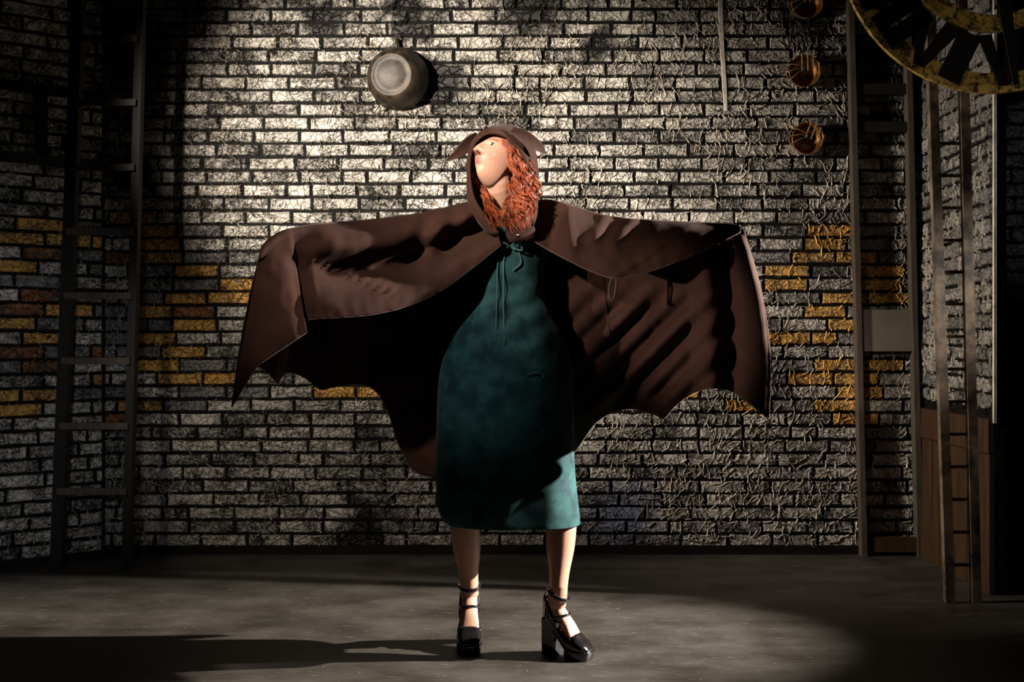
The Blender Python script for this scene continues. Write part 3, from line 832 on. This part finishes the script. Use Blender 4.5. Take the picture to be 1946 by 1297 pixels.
# ---- dress
def dress():
    rows = [(428, 908, 1028, .080, 3.845), (455, 900, 1036, .100, 3.845), (490, 901, 1037, .112, 3.843), (525, 904, 1034, .112, 3.842), (570, 897, 1036, .104, 3.84),
            (605, 876, 1052, .116, 3.838), (640, 857, 1070, .130, 3.835), (680, 842, 1084, .140, 3.832), (730, 833, 1090, .146, 3.83), (800, 830, 1091, .148, 3.828),
            (860, 829, 1091, .150, 3.826), (920, 829, 1095, .152, 3.825), (965, 833, 1100, .154, 3.824), (985, 841, 1102, .153, 3.824), (995, 850, 1103, .150, 3.824)]
    A = crom([[v, l, r, d, y] for v, l, r, d, y in rows], 90); n = 120; R_ = []
    for v, ul, ur, d, Y in A:
        ring_ = []
        for j in range(n):
            a = 2*math.pi*j/n; ca_, sa = math.cos(a), math.sin(a)
            hw = (ur-ul)/2/F*Y; cx_ = (ul+ur)/2
            sx = abs(ca_)**.85 * (1 if ca_ >= 0 else -1); sy = abs(sa)**.85 * (1 if sa >= 0 else -1)
            x = cx_ + sx*(ur-ul)/2; dy = d*sy
            # drapery: oblique pulls at the waist, soft vertical folds in the skirt, gathers at the neck
            w = 0.0
            if sa < .3:
                w += .006*math.sin((x*.55 + v)*.115) * gauss(v-600, 45) * sstep(-.2, .6, -sa)
                w += .0045*math.sin(x*.062 + 1.3 + v*.004) * sstep(720, 950, v)
                w += .0035*math.sin(x*.75) * gauss(v-468, 16) * gauss(x-975, 30)
                w += .004*math.sin((v - x*.25)*.16) * gauss(v-720, 28) * gauss(x-1000, 45)
                w += .003*(mnoise.noise(Vector((x*.03, v*.02, 3)))*2)
                if v < 560: w += .012 * (gauss(x-945, 22)+gauss(x-1000, 22)) * gauss(v-505, 26)
            ring_.append(at(x, v, Y) + Vector((0, dy - w, 0)))
        R_.append(ring_)
    m = MB().rings(R_, cap=False); o = pb(m, 'dress', M['dress'])
    sol = o.modifiers.new('cloth', 'SOLIDIFY'); sol.thickness = .003; sol.offset = -1
    return o
DRESS = dress()
def front_y(u, v):
    c = cam_pos = Vector((0, 0, CAMZ)); dgr = None
    return None
def cords():
    for pts in ([(964, 470, 3.722), (958, 492, 3.716), (957, 530, 3.716), (957, 570, 3.722), (958, 615, 3.713), (959, 655, 3.699)],
                [(966, 472, 3.722), (948, 495, 3.716), (945, 530, 3.716), (944, 575, 3.723), (943, 620, 3.713), (942, 645, 3.702)],
                [(985, 475, 3.722), (990, 500, 3.712), (975, 515, 3.714)]):
        m = MB(); m.tube([at(*p) for p in crom(pts, 24)], .0026, 6); pb(m, 'neck_tie', M['dress_tie'], DRESS)
    # bow of the tie and gathered ruffle
    m = MB()
    for pts in ([(968, 468, 3.715), (955, 462, 3.70), (950, 474, 3.70), (966, 470, 3.712)], [(970, 468, 3.715), (986, 462, 3.70), (992, 476, 3.70), (972, 471, 3.712)]):
        m.tube([at(*p) for p in crom(pts, 14)], .0035, 6)
    pb(m, 'tie_bow', M['dress_tie'], DRESS)
    m = MB(); m.tube([at(*p) for p in crom([(1004, 712, 3.686), (1020, 709, 3.690), (1033, 712, 3.695), (1030, 720, 3.695)], 14)], .0022, 6); pb(m, 'pocket_edge', M['dress_tie'], DRESS)
cords()

# ---- cape: one sheet draped over both arms, scalloped behind, open in front
RIDGE = [(497,468,3.515),(514,452,3.53),(540,438,3.56),(600,426,3.615),(700,418,3.70),(800,405,3.765),(850,394,3.79),(890,384,3.81),(930,385,3.87),(967,395,3.90),
         (1010,384,3.87),(1045,380,3.82),(1085,390,3.79),(1140,407,3.765),(1200,416,3.735),(1300,422,3.665),(1370,425,3.60),(1398,428,3.575),(1410,434,3.56),(1413,440,3.555)]
def ridge_tab():
    A = crom(RIDGE, 400); d = np.r_[0, np.cumsum(np.linalg.norm(np.diff(A[:, :2], axis=0), axis=1))]; return A, d/d[-1]
RA, RS = ridge_tab()
def ridge_at(s): return np.array([np.interp(s, RS, RA[:, c]) for c in range(3)])
def s_of_u(u): return float(np.interp(u, RA[:, 0], RS))

def cape_noise(u, v, k): return mnoise.noise(Vector((u*.016, v*.016, k)))*.010 + mnoise.noise(Vector((u*.05, v*.04, k+7)))*.0035
# back sheet: (hem point, ridge u)
HEMB = [((440,775,3.60),497),((452,748,3.62),499),((465,726,3.66),502),((487,698,3.72),508),((508,708,3.75),520),((527,729,3.77),535),((545,708,3.79),560),((575,716,3.81),590),
        ((610,742,3.84),640),((645,734,3.87),680),((690,731,3.91),720),((722,752,3.94),750),((742,795,3.96),780),((760,850,3.97),805),((787,895,3.985),830),((828,909,4.0),860),
        ((900,925,4.02),905),((965,930,4.03),967),((1050,905,4.02),1015),((1093,858,4.0),1050),((1130,806,3.97),1085),((1165,784,3.94),1120),((1200,777,3.92),1155),((1235,785,3.89),1195),
        ((1262,797,3.87),1230),((1285,770,3.84),1262),((1320,746,3.80),1300),((1358,738,3.76),1340),((1390,745,3.73),1370),((1425,770,3.67),1396),((1457,797,3.60),1413)]
TIPS = {(440,775),(527,729),(610,742),(1262,797),(1457,797)}
def scallop(P, n):            # spline between the tips, so that the points stay sharp
    ks = [i for i, p in enumerate(P) if (round(p[0]), round(p[1])) in TIPS]; out = []
    for a_, b_ in zip(ks, ks[1:]):
        q = crom(P[a_:b_+1], max(8, int(round(n*(b_-a_)/(len(P)-1))))); out.append(q if b_ == ks[-1] else q[:-1])
    return np.concatenate(out)
def back_sheet():
    ns, nt = 260, 64
    H_ = np.array([list(h) + [s_of_u(u)] for h, u in HEMB]); 
    Hs = scallop(H_, ns); ns = len(Hs); V = np.zeros((ns, nt, 3)); Hs[:, 3] = np.maximum.accumulate(np.clip(Hs[:, 3], 0, 1))
    for i in range(ns):
        s = Hs[i, 3]; r = ridge_at(s); h = Hs[i, :3]
        for j in range(nt):
            t_ = j/(nt-1)
            u = r[0] + (h[0]-r[0])*t_; v = r[1] + (h[1]-r[1])*t_; Y = r[2] + (h[2]-r[2])*t_
            x = i/(ns-1)
            # outer edges belly outwards a little as in cloth hanging from the hand
            if x < .12: u += -6*math.sin(math.pi*t_)*(1-x/.12)
            if x > .85: u += 24*math.sin(math.pi*min(t_*.95, 1))**.9*((x-.85)/.15)
            # the sheet bows back between arm and hem
            Y += .035*math.sin(math.pi*t_)*sstep(0, .12, x)*sstep(1, .88, x)
            # diagonal pulls on the picture-right side
            w = gauss(u-1215, 95)*sstep(520, 620, v)*sstep(800, 740, v)
            p = (u + v)*.7071
            Y -= .027*w*(math.sin(p*.145 + .6) + .45*math.sin(p*.075+1))
            # hanging folds next to the picture-right hand
            q = (x-.86)/.14
            if q > 0:
                e = sstep(0, .12, t_)
                Y -= e*(.055*gauss(q-.80, .10) - .050*gauss(q-.52, .12) + .045*gauss(q-.22, .10))*sstep(0, .08, q)*sstep(1.02, .93, q)
            if x < .5: Y += .012*math.sin(u*.045 + v*.012)*sstep(0, .25, t_)
            Y += cape_noise(u, v, 2.0)*sstep(0, .1, t_)
            V[i, j] = at(u, v, Y)
    return V
BV = back_sheet()
HEMF_L = [((440,775,3.60),497),((463,736,3.545),498),((487,697,3.50),501),((512,679,3.485),510),((548,655,3.475),526),((583,632,3.47),548),((578,618,3.54),556),((588,608,3.535),566),((605,606,3.50),585),
          ((650,604,3.52),640),((700,600,3.55),690),((750,590,3.585),745),((800,573,3.62),790),((850,546,3.66),830),((895,512,3.685),865),((930,484,3.69),893),((955,464,3.69),925)]
HEMF_R = [((1012,457,3.69),1003),((1040,474,3.685),1030),((1080,495,3.675),1065),((1120,514,3.66),1105),((1165,528,3.64),1150),((1220,520,3.615),1205),((1280,500,3.59),1270),((1340,474,3.565),1335),((1385,452,3.55),1385),((1408,441,3.55),1408)]
def front_sheet(HEM, left):
    ns, nt = (170 if left else 130), 44
    H_ = np.array([list(h) + [s_of_u(u)] for h, u in HEM]); Hs = crom(H_, ns) if not left else lerpc(H_, ns)
    if left:                                                   # keep the folded corner crisp, smooth the rest
        k = 26
        sm_ = np.apply_along_axis(lambda c: np.convolve(np.pad(c, 3, 'edge'), np.ones(7)/7, 'valid'), 0, Hs)
        wgt = np.array([0 if i/(ns-1) < .52 else 1 for i in range(ns)])[:, None]; Hs = Hs*(1-wgt) + sm_*wgt
    V = np.zeros((ns, nt, 3))
    for i in range(ns):
        s = min(1, max(0, Hs[i, 3])); r = ridge_at(s); h = Hs[i, :3]
        for j in range(nt):
            t_ = j/(nt-1)
            u = r[0] + (h[0]-r[0])*t_; v = r[1] + (h[1]-r[1])*t_; Y = r[2] + (h[2]-r[2])*t_
            L = h[1]-r[1]
            if left:
                arm = sstep(560, 640, u)                       # over the arm, tucked under it, then out again
                Y -= arm*(.055*math.sin(math.pi*min(t_/.42, 1)) - .050*gauss(t_-.52, .12) + .030*gauss(t_-.82, .14))
                hand = 1 - sstep(545, 600, u)
                Y -= hand*.020*math.sin(math.pi*min(t_/.10, 1))
                Y += hand*.035*gauss((u-(560+(v-470)*.14)), 9)*sstep(470, 500, v)   # valley between flap and wing
                Y -= .028*gauss(u-830+(v-450)*.35, 15)*sstep(395, 430, v)*sstep(545, 500, v)
                Y += .026*gauss(u-800+(v-450)*.35, 14)*sstep(395, 430, v)*sstep(545, 500, v)
                Y -= .016*gauss(u-880+(v-430)*.2, 13)*sstep(385, 410, v)*sstep(520, 470, v)
                Y += .012*gauss(u-858+(v-430)*.2, 12)*sstep(385, 410, v)*sstep(520, 470, v)
                # slanted tucks (the wing's bone)
                al = (u-600)*.92 + (v-500)*.39; pr = -(u-600)*.36 + (v-497)*.93
                Y -= .016*max(0, math.sin(al*.34 + pr*.25))*gauss(pr, 8)*sstep(0, 10, al)*sstep(172, 150, al)
            else:
                arm = sstep(1030, 1080, u)*sstep(1400, 1300, u)
                Y -= arm*(.050*math.sin(math.pi*min(t_/1.1, 1)) + .012*gauss(t_-.3, .15))
                Y -= .024*gauss(u-1075-(v-400)*.15, 11)*sstep(380, 400, v)*sstep(500, 440, v)
                Y += .030*gauss(u-1060+(v-420)*.25, 11)*sstep(385, 400, v)*sstep(490, 450, v)
                Y -= .016*gauss(u-1140+(v-430)*.5, 9)*sstep(480, 440, v)
                Y += .014*gauss(u-1163+(v-430)*.5, 9)*sstep(470, 430, v)
                Y -= .014*gauss(u-1192+(v-430)*.8, 9)*sstep(480, 440, v)
                Y += .012*gauss(u-1215+(v-430)*.8, 9)*sstep(480, 440, v)
                Y -= .008*gauss((u-1200)*.55+(v-505)*.84, 5)*gauss(u-1230, 70)
            Y += cape_noise(u, v, 5.0)*sstep(0, .1, t_)
            V[i, j] = at(u, v, Y)
    return V
FL, FR_ = front_sheet(HEMF_L, True), front_sheet(HEMF_R, False)
def grid_mb(V, mb=None):
    mb = mb or MB(); ns, nt = V.shape[:2]
    return mb.add([tuple(p) for p in V.reshape(-1, 3)], [(i*nt+j, (i+1)*nt+j, (i+1)*nt+j+1, i*nt+j+1) for i in range(ns-1) for j in range(nt-1)])
def cloth(V, name, parent, mats, thick=.0035):
    o = pb(grid_mb(V), name, mats, parent)
    s = o.modifiers.new('cloth', 'SOLIDIFY'); s.thickness = thick; s.offset = 0
    return o
CAPE = cloth(BV, 'cape', ROOT, M['cape'])
cloth(FL, 'front_panel', CAPE, M['cape']); cloth(FR_, 'front_panel', CAPE, M['cape'])
def edge_cord(V, name, rad=.0022, step=2):
    m = MB(); m.tube([Vector(p) for p in V[::step]], rad, 6); return pb(m, name, M['seam'], CAPE)
edge_cord(FL[2:, -1], 'hem'); edge_cord(FR_[:, -1], 'hem'); edge_cord(BV[:, -1], 'hem')
# inner seam and hanging loop on the picture-right wing
sv = []
si = int(np.argmin(np.abs(np.array([BV[i, 40][0] for i in range(BV.shape[0])]) - at(1161, 650, 3.93).x)))
m = MB(); m.tube([Vector(BV[si, j]) + Vector((0, -.003, 0)) for j in range(16, 63)], .0016, 6); pb(m, 'inner_seam', M['lining'], CAPE)
m = MB(); m.tube([at(*p) for p in crom([(1166,524,3.655),(1158,545,3.66),(1160,568,3.665),(1167,566,3.665),(1171,545,3.66),(1172,524,3.655)], 20)], .0036, 8); pb(m, 'wrist_loop', M['seam'], CAPE)

# ---- hood
HS = [[(948,444,3.675),(922,412,3.675),(902,380,3.69),(894,345,3.702),(893,306,3.705),(903,272,3.70),(928,254,3.705),(960,260,3.705),(988,286,3.70),(1003,318,3.71),(1012,358,3.73),(1015,405,3.725),(1010,444,3.70)],
      [(936,446,3.69),(908,414,3.695),(893,382,3.71),(888,346,3.725),(889,304,3.728),(900,267,3.725),(926,246,3.735),(963,251,3.735),(994,278,3.73),(1010,314,3.76),(1017,358,3.77),(1019,405,3.765),(1018,444,3.73)],
      [(915,430,3.74),(899,405,3.745),(890,380,3.75),(890,345,3.76),(892,303,3.765),(903,264,3.77),(930,244,3.77),(967,244,3.78),(1001,268,3.80),(1017,308,3.82),(1021,356,3.83),(1023,396,3.82),(1030,425,3.79)],
      [(905,410,3.82),(900,395,3.83),(897,372,3.84),(900,342,3.85),(905,303,3.855),(916,263,3.86),(941,241,3.86),(974,240,3.87),(1004,262,3.88),(1019,305,3.89),(1022,350,3.90),(1026,380,3.89),(1038,400,3.86)],
      [(918,402,3.90),(915,390,3.91),(914,370,3.92),(917,342,3.93),(923,305,3.935),(932,272,3.935),(950,253,3.935),(974,252,3.94),(998,270,3.945),(1010,308,3.95),(1012,350,3.955),(1014,378,3.95),(1022,395,3.93)],
      [(940,400,3.96),(938,388,3.97),(938,370,3.98),(940,342,3.985),(944,312,3.985),(950,292,3.985),(959,280,3.985),(972,280,3.985),(984,292,3.985),(990,312,3.985),(992,345,3.985),(992,372,3.98),(995,395,3.97)]]
def hood():
    rows = [crom(r, 72) for r in HS]; A = np.array(rows); ns = 40; V = np.zeros((72, ns, 3))
    for i in range(72):
        c = crom(A[:, i, :], ns)
        for j in range(ns):
            u, v, Y = c[j]; t_ = j/(ns-1)
            k = cape_noise(u*1.4, v*1.4, 11)*sstep(.05, .3, t_)*.8
            V[i, j] = at(u + k*300, v, Y + k)
    return V
HV = hood()
HOOD = cloth(HV, 'hood', CAPE, M['cape'], .006)
m = MB(); m.tube([Vector(p) for p in HV[:, 0]], .0042, 8); pb(m, 'hood_rim', M['cape'], CAPE)
def ear(cl, width, thick, name, nrm):
    C = crom(cl, 26); Wd = crom([[w] for w in width], 26)[:, 0]; m = MB(); R_ = []
    for i in range(26):
        p = at(*C[i]); a = at(*C[max(i-1, 0)]); b = at(*C[min(i+1, 25)]); t_ = (b-a).normalized()
        n_ = (Vector(nrm) - t_*t_.dot(Vector(nrm))).normalized(); w_ = t_.cross(n_)
        ring_ = []
        for k in range(16):
            al = 2*math.pi*k/16; cx_, sx = math.cos(al), math.sin(al)
            ring_.append(p + w_*cx_*Wd[i]*.5 + n_*(sx*thick*min(1, Wd[i]/.03) + .010*(cx_*cx_)*min(1, Wd[i]/.04)))
        R_.append(ring_)
    m.rings(R_); o = pb(m, name, M['cape'], CAPE)
    mm = MB()
    for sgn in (0, 8): mm.tube([r[sgn] for r in R_[::2]] + [R_[-1][sgn]], .0014, 5)
    pb(mm, 'ear_piping', M['seam'], CAPE); return o
ear([(909,266,3.80),(896,272,3.765),(882,283,3.735),(867,295,3.715),(850,304,3.70)], [.046,.046,.040,.026,.006], .006, 'hood_ear', (.35, -1, .25))
ear([(972,250,3.73),(990,258,3.72),(1008,270,3.72),(1024,282,3.735),(1036,292,3.75)], [.030,.040,.042,.034,.008], .006, 'hood_ear', (.35, -1, .45))
# lining inside the hood
LV = HV.copy()
# clasp tab and snap
def tab():
    o_ = [(961,446),(968,434),(985,431),(1003,429),(1015,431),(1019,441),(1016,453),(1004,459),(985,460),(968,461)]
    m = MB(); n = len(o_); YT = lambda u: 3.668 + (u-965)*.0003
    cf = at(990, 445, 3.658); fr_ = [at(u, v, YT(u)) for u, v in o_]; mid = [at(990+(u-990)*.86, 445+(v-445)*.80, YT(u)-.006) for u, v in o_]; bk = [p + Vector((0, .012, 0)) for p in fr_]
    vs = fr_ + mid + bk + [cf]
    fs = [(i, (i+1) % n, n+(i+1) % n, n+i) for i in range(n)] + [(n+i, n+(i+1) % n, 3*n) for i in range(n)] + [(2*n+i, 2*n+(i+1) % n, (i+1) % n, i) for i in range(n)] + [tuple(2*n+i for i in range(n))]
    m.add(vs, fs); c = pb(m, 'clasp_tab', M['cape'], CAPE)
    mm = MB().lathe([(.0001, .0035), (.003, .003), (.0045, .001), (.0048, 0)], 14); Tm = Matrix.Rotation(math.radians(90), 4, 'X')
    mm.v = [tuple(at(983, 447, 3.657) + (Tm @ Vector(p))) for p in mm.v]; pb(mm, 'snap', M['buckle'], CAPE)
tab()

# ---- hair
def hair():
    rnd = random.Random(5); mb = MB()
    def lock(path, r0, curl, turns, ph):
        n = 34; C = crom(path, n)
        for k in range(6):
            pts = []; rad = []
            o1, o2 = rnd.uniform(-.0022, .0022), rnd.uniform(-.0022, .0022)
            for i in range(n):
                t_ = i/(n-1); p = at(*C[i]); a = ph + turns*2*math.pi*t_**1.1 + k*.16
                e = curl*sstep(0, .35, t_)
                pts.append(p + Vector((math.cos(a)*e + o1, math.sin(a)*e*.8 + o2, math.sin(a*.9+1)*e*.35)) + Vector((rnd.gauss(0,.0004), rnd.gauss(0,.0004), rnd.gauss(0,.0004))))
                rad.append(r0*(.6 + .5*math.sin(math.pi*min(t_*1.2, 1)))*(1 - .75*sstep(.75, 1, t_)))
            mb.tube(pts, rad, 4, cap=False)
    J = rnd.gauss
    for i in range(150):      # main mass on the picture-right side, falling to the chest
        q = rnd.random()
        st = (962 + 38*q + J(0, 3), 268 + 42*q*q + J(0, 3), 3.705 + .05*q)
        m1 = (980 + 26*q + J(0, 4), 322 + J(0, 6), 3.690 + .045*q + J(0, .006))
        m2 = (982 + 28*q + J(0, 6), 365 + J(0, 6), 3.680 + .045*q + J(0, .008))
        en = (955 + 50*rnd.random() + 10*q, 408 + 26*rnd.random(), 3.652 + .03*q + J(0, .004))
        lock([st, m1, m2, en], .00095, rnd.uniform(.006, .013), rnd.uniform(2.5, 5), rnd.uniform(0, 6.3))
    for i in range(70):       # over the front of the neck and the collar
        q = rnd.random()
        st = (975 + 20*q + J(0, 5), 355 + J(0, 8), 3.675 + .02*q)
        en = (938 + 58*rnd.random(), 415 + 27*rnd.random(), 3.650 + J(0, .004))
        m1 = ((st[0]+en[0])/2 + 8 + J(0, 5), 390 + J(0, 5), 3.660 + J(0, .006))
        lock([st, m1, en], .00095, rnd.uniform(.006, .014), rnd.uniform(2, 4), rnd.uniform(0, 6.3))
    for i in range(30):       # picture-left strands inside the hood, coming down the neck
        q = rnd.random()
        st = (897 + 3*q, 312 + 20*q + J(0, 4), 3.765 + J(0, .005)); m1 = (901 + 6*q, 345 + J(0, 4), 3.76); m2 = (919 + 6*q + J(0, 3), 375 + J(0, 4), 3.735)
        en = (925 + 30*rnd.random(), 402 + 28*rnd.random(), 3.655 + J(0, .004))
        lock([st, m1, m2, en], .0009, rnd.uniform(.004, .010), rnd.uniform(2, 3.5), rnd.uniform(0, 6.3))
    for i in range(40):       # hairline across the forehead, swept back
        q = rnd.random()
        p = head(-.045 + .10*q, .066 - .03*q*q, .062 - .018*q + J(0, .003)); p2 = head(-.03 + .11*q, .045, .085)
        def uvY(P): return (973 + P.x/P.y*F, HOR - (P.z-CAMZ)/P.y*F, P.y)
        p1b = head(.050 + .016*q, .045 - .02*q, .03 + J(0, .006)); p3 = head(.068, .012, -.01 + J(0, .01)); p4 = head(.074, -.005, -.06)
        lock([uvY(p), uvY(p1b + HR*.008), uvY(p3 + HR*.008), uvY(p4 + HR*.01)], .0009, rnd.uniform(.001, .004), rnd.uniform(1, 2.5), rnd.uniform(0, 6.3))
    return pb(mb, 'hair', M['hair'])
hair()

# ---- shoes
def shoe(s, label):
    """local frame: x from heel to toe, y sideways, z up"""
    Mx, L = frame(s)
    def out(mb, nm, mat, par=None, smooth=True):
        mb.v = [tuple(Mx @ Vector(p)) for p in mb.v]; return pb(mb, nm, mat, par, smooth)
    def skin(o, th=.0028):
        q = o.modifiers.new('leather', 'SOLIDIFY'); q.thickness = th; q.offset = 0; return o
    hw = lambda q: float(np.interp(q, [0, .12, .35, .62, .80, .93, 1.0], [.027, .031, .031, .039, .041, .035, .020]))
    zi = lambda q: float(np.interp(q, [0, .14, .35, .5, .62, .75, 1.0], [.129, .123, .092, .066, .047, .036, .036]))
    # toe box: closed dome over the toes, square-ish toe
    m = MB(); R_ = []
    for q in np.linspace(.655, 1.0, 20):
        w_ = hw(q)*1.02; zb = .029; e = (q-.655)/.345
        top = float(np.interp(q, [.655, .72, .80, .90, .96, 1.0], [.079, .078, .069, .056, .046, .037])) - zb
        lip = sstep(0, .22, e)
        sec = []
        for k in range(25):
            a = math.pi*k/24; c_, sn = math.cos(a), math.sin(a)
            y = w_*(1 if c_ >= 0 else -1)*abs(c_)**.62; z = zb + top*(sn**.55)*(1 if lip > .99 else 1)
            x = q*L + .006*sstep(.8, 1, q) + (.016*(1-e)**2)*(sn**2)       # the throat line curves towards the toe
            sec.append((x, y, z))
        R_.append(sec)
    R_.append([(L*1.0+.009, p[1]*.80, .029 + (p[2]-.029)*.45) for p in R_[-1]])
    n = 25; m.add([p for r in R_ for p in r], [(i*n+j, i*n+j+1, (i+1)*n+j+1, (i+1)*n+j) for i in range(len(R_)-1) for j in range(n-1)])
    m.add(R_[-1], [tuple(range(n))])
    root = skin(out(m, 'shoe', M['patent'])); root['label'] = label
    # quarters: one wall from the vamp round the heel to the other side
    m = MB(); path = []
    for q in np.linspace(.72, .14, 20): path.append((q, 1))
    G = []
    def col(x, y, q, ny):
        h = float(np.interp(q, [-.2, 0, .10, .20, .32, .5, .62, .72], [.074, .070, .058, .040, .022, .016, .024, .032])); zb = zi(max(q, 0)) - .012
        return [(x, y, zb), (x, y*1.02, zb + h*.4), (x, y*.99, zb + h*.75), (x + (.004 if q < .05 else 0), y*.95, zb + h + .012)]
    for q in np.linspace(.72, .14, 22): G.append(col(q*L, hw(q), q, 1))
    for a in np.linspace(90, 270, 19)[1:-1]:
        c_, sn = math.cos(math.radians(a)), math.sin(math.radians(a)); x = .14*L + (.14*L + .004)*c_; G.append(col(x, hw(.14)*sn, x/L - .02, 0))
    for q in np.linspace(.14, .72, 22): G.append(col(q*L, -hw(q), q, -1))
    m.add([p for r in G for p in r], [(i*4+j, (i+1)*4+j, (i+1)*4+j+1, i*4+j+1) for i in range(len(G)-1) for j in range(3)])
    skin(out(m, 'heel_counter', M['patent'], root))
    m = MB(); m.rings([[(q*L, -hw(q)*.93, zi(q)-.003), (q*L, hw(q)*.93, zi(q)-.003), (q*L, hw(q)*.93, zi(q)-.008), (q*L, -hw(q)*.93, zi(q)-.008)] for q in np.linspace(.02, .95, 20)])
    out(m, 'insole', M['insole'], root, False)
    m = MB(); m.rings([[(q*L, -hw(q)*1.03, zi(q)-.009), (q*L, hw(q)*1.03, zi(q)-.009), (q*L, hw(q)*1.0, zi(q)-.023), (q*L, -hw(q)*1.0, zi(q)-.023)] for q in np.linspace(.0, .70, 20)])
    out(m, 'shank', M['patent'], root)
    m = MB(); R2 = []
    for z, k, tip in ((0, .97, .0), (.004, 1.0, .003), (.025, 1.04, .006), (.030, 1.03, .005)):
        qs = np.linspace(.58, 1, 15); ring_ = [(q*L + (.006+tip)*sstep(.75, 1, q), hw(q)*1.05*k, z) for q in qs] + [(q*L + (.006+tip)*sstep(.75, 1, q), -hw(q)*1.05*k, z) for q in qs[::-1]]
        R2.append(ring_)
    m.rings(R2); out(m, 'platform', M['patent'], root)
    m = MB(); R2 = []
    for z, x0, x1, w_ in ((0, -.003, .050, .029), (.003, -.004, .051, .030), (.05, -.005, .054, .0295), (.090, -.005, .066, .030), (.116, -.004, .082, .031)):
        R2.append([(x0+.007, -w_, z), (x1-.006, -w_, z), (x1, -w_+.006, z), (x1, w_-.006, z), (x1-.006, w_, z), (x0+.007, w_, z), (x0, w_-.010, z), (x0, -w_+.010, z)])
    m.rings(R2); out(m, 'block_heel', M['patent'], root, False)
    # ankle strap, held by the collar at the back
    tl_ = .010 if s < 0 else .016
    m = MB(); m.tube([(.048 + .0375*math.cos(a), .0370*math.sin(a), (.196 if s < 0 else .200) - tl_*math.cos(a)) for a in np.linspace(0, 2*math.pi, 33)[:-1]], .0027, 8, closed=True, squash=((0, 0, 1), 2.5)); out(m, 'ankle_strap', M['patent'], root)
    # instep strap: an arc over the foot
    m = MB(); m.tube([(.30*L + (.20*L+.006)*math.sin(a), .0355*math.cos(a), .126 + .010*math.sin(a)) for a in np.linspace(-.25, math.pi+.25, 26)], .0027, 8, squash=((.35, 0, 1), 2.3)); out(m, 'instep_strap', M['patent'], root)
    for sg in (-1, 1):
        m = MB(); m.tube([(.010, .026*sg, .190), (.024, .031*sg, .160), (.045, .033*sg, .125), (.066, .034*sg, .092)], .0027, 8, squash=((1, 0, .5), 2.0)); out(m, 'side_strap', M['patent'], root)
    m = MB(); m.box((.40*L-.002, -.0375 if s > 0 else .0335, .100), (.40*L+.008, -.0335 if s > 0 else .0375, .114)); out(m, 'buckle', M['buckle'], root, False)
shoe(-1, 'shoe pointing straight at the viewer')
shoe(1, 'shoe turned sideways, showing its tall block heel')
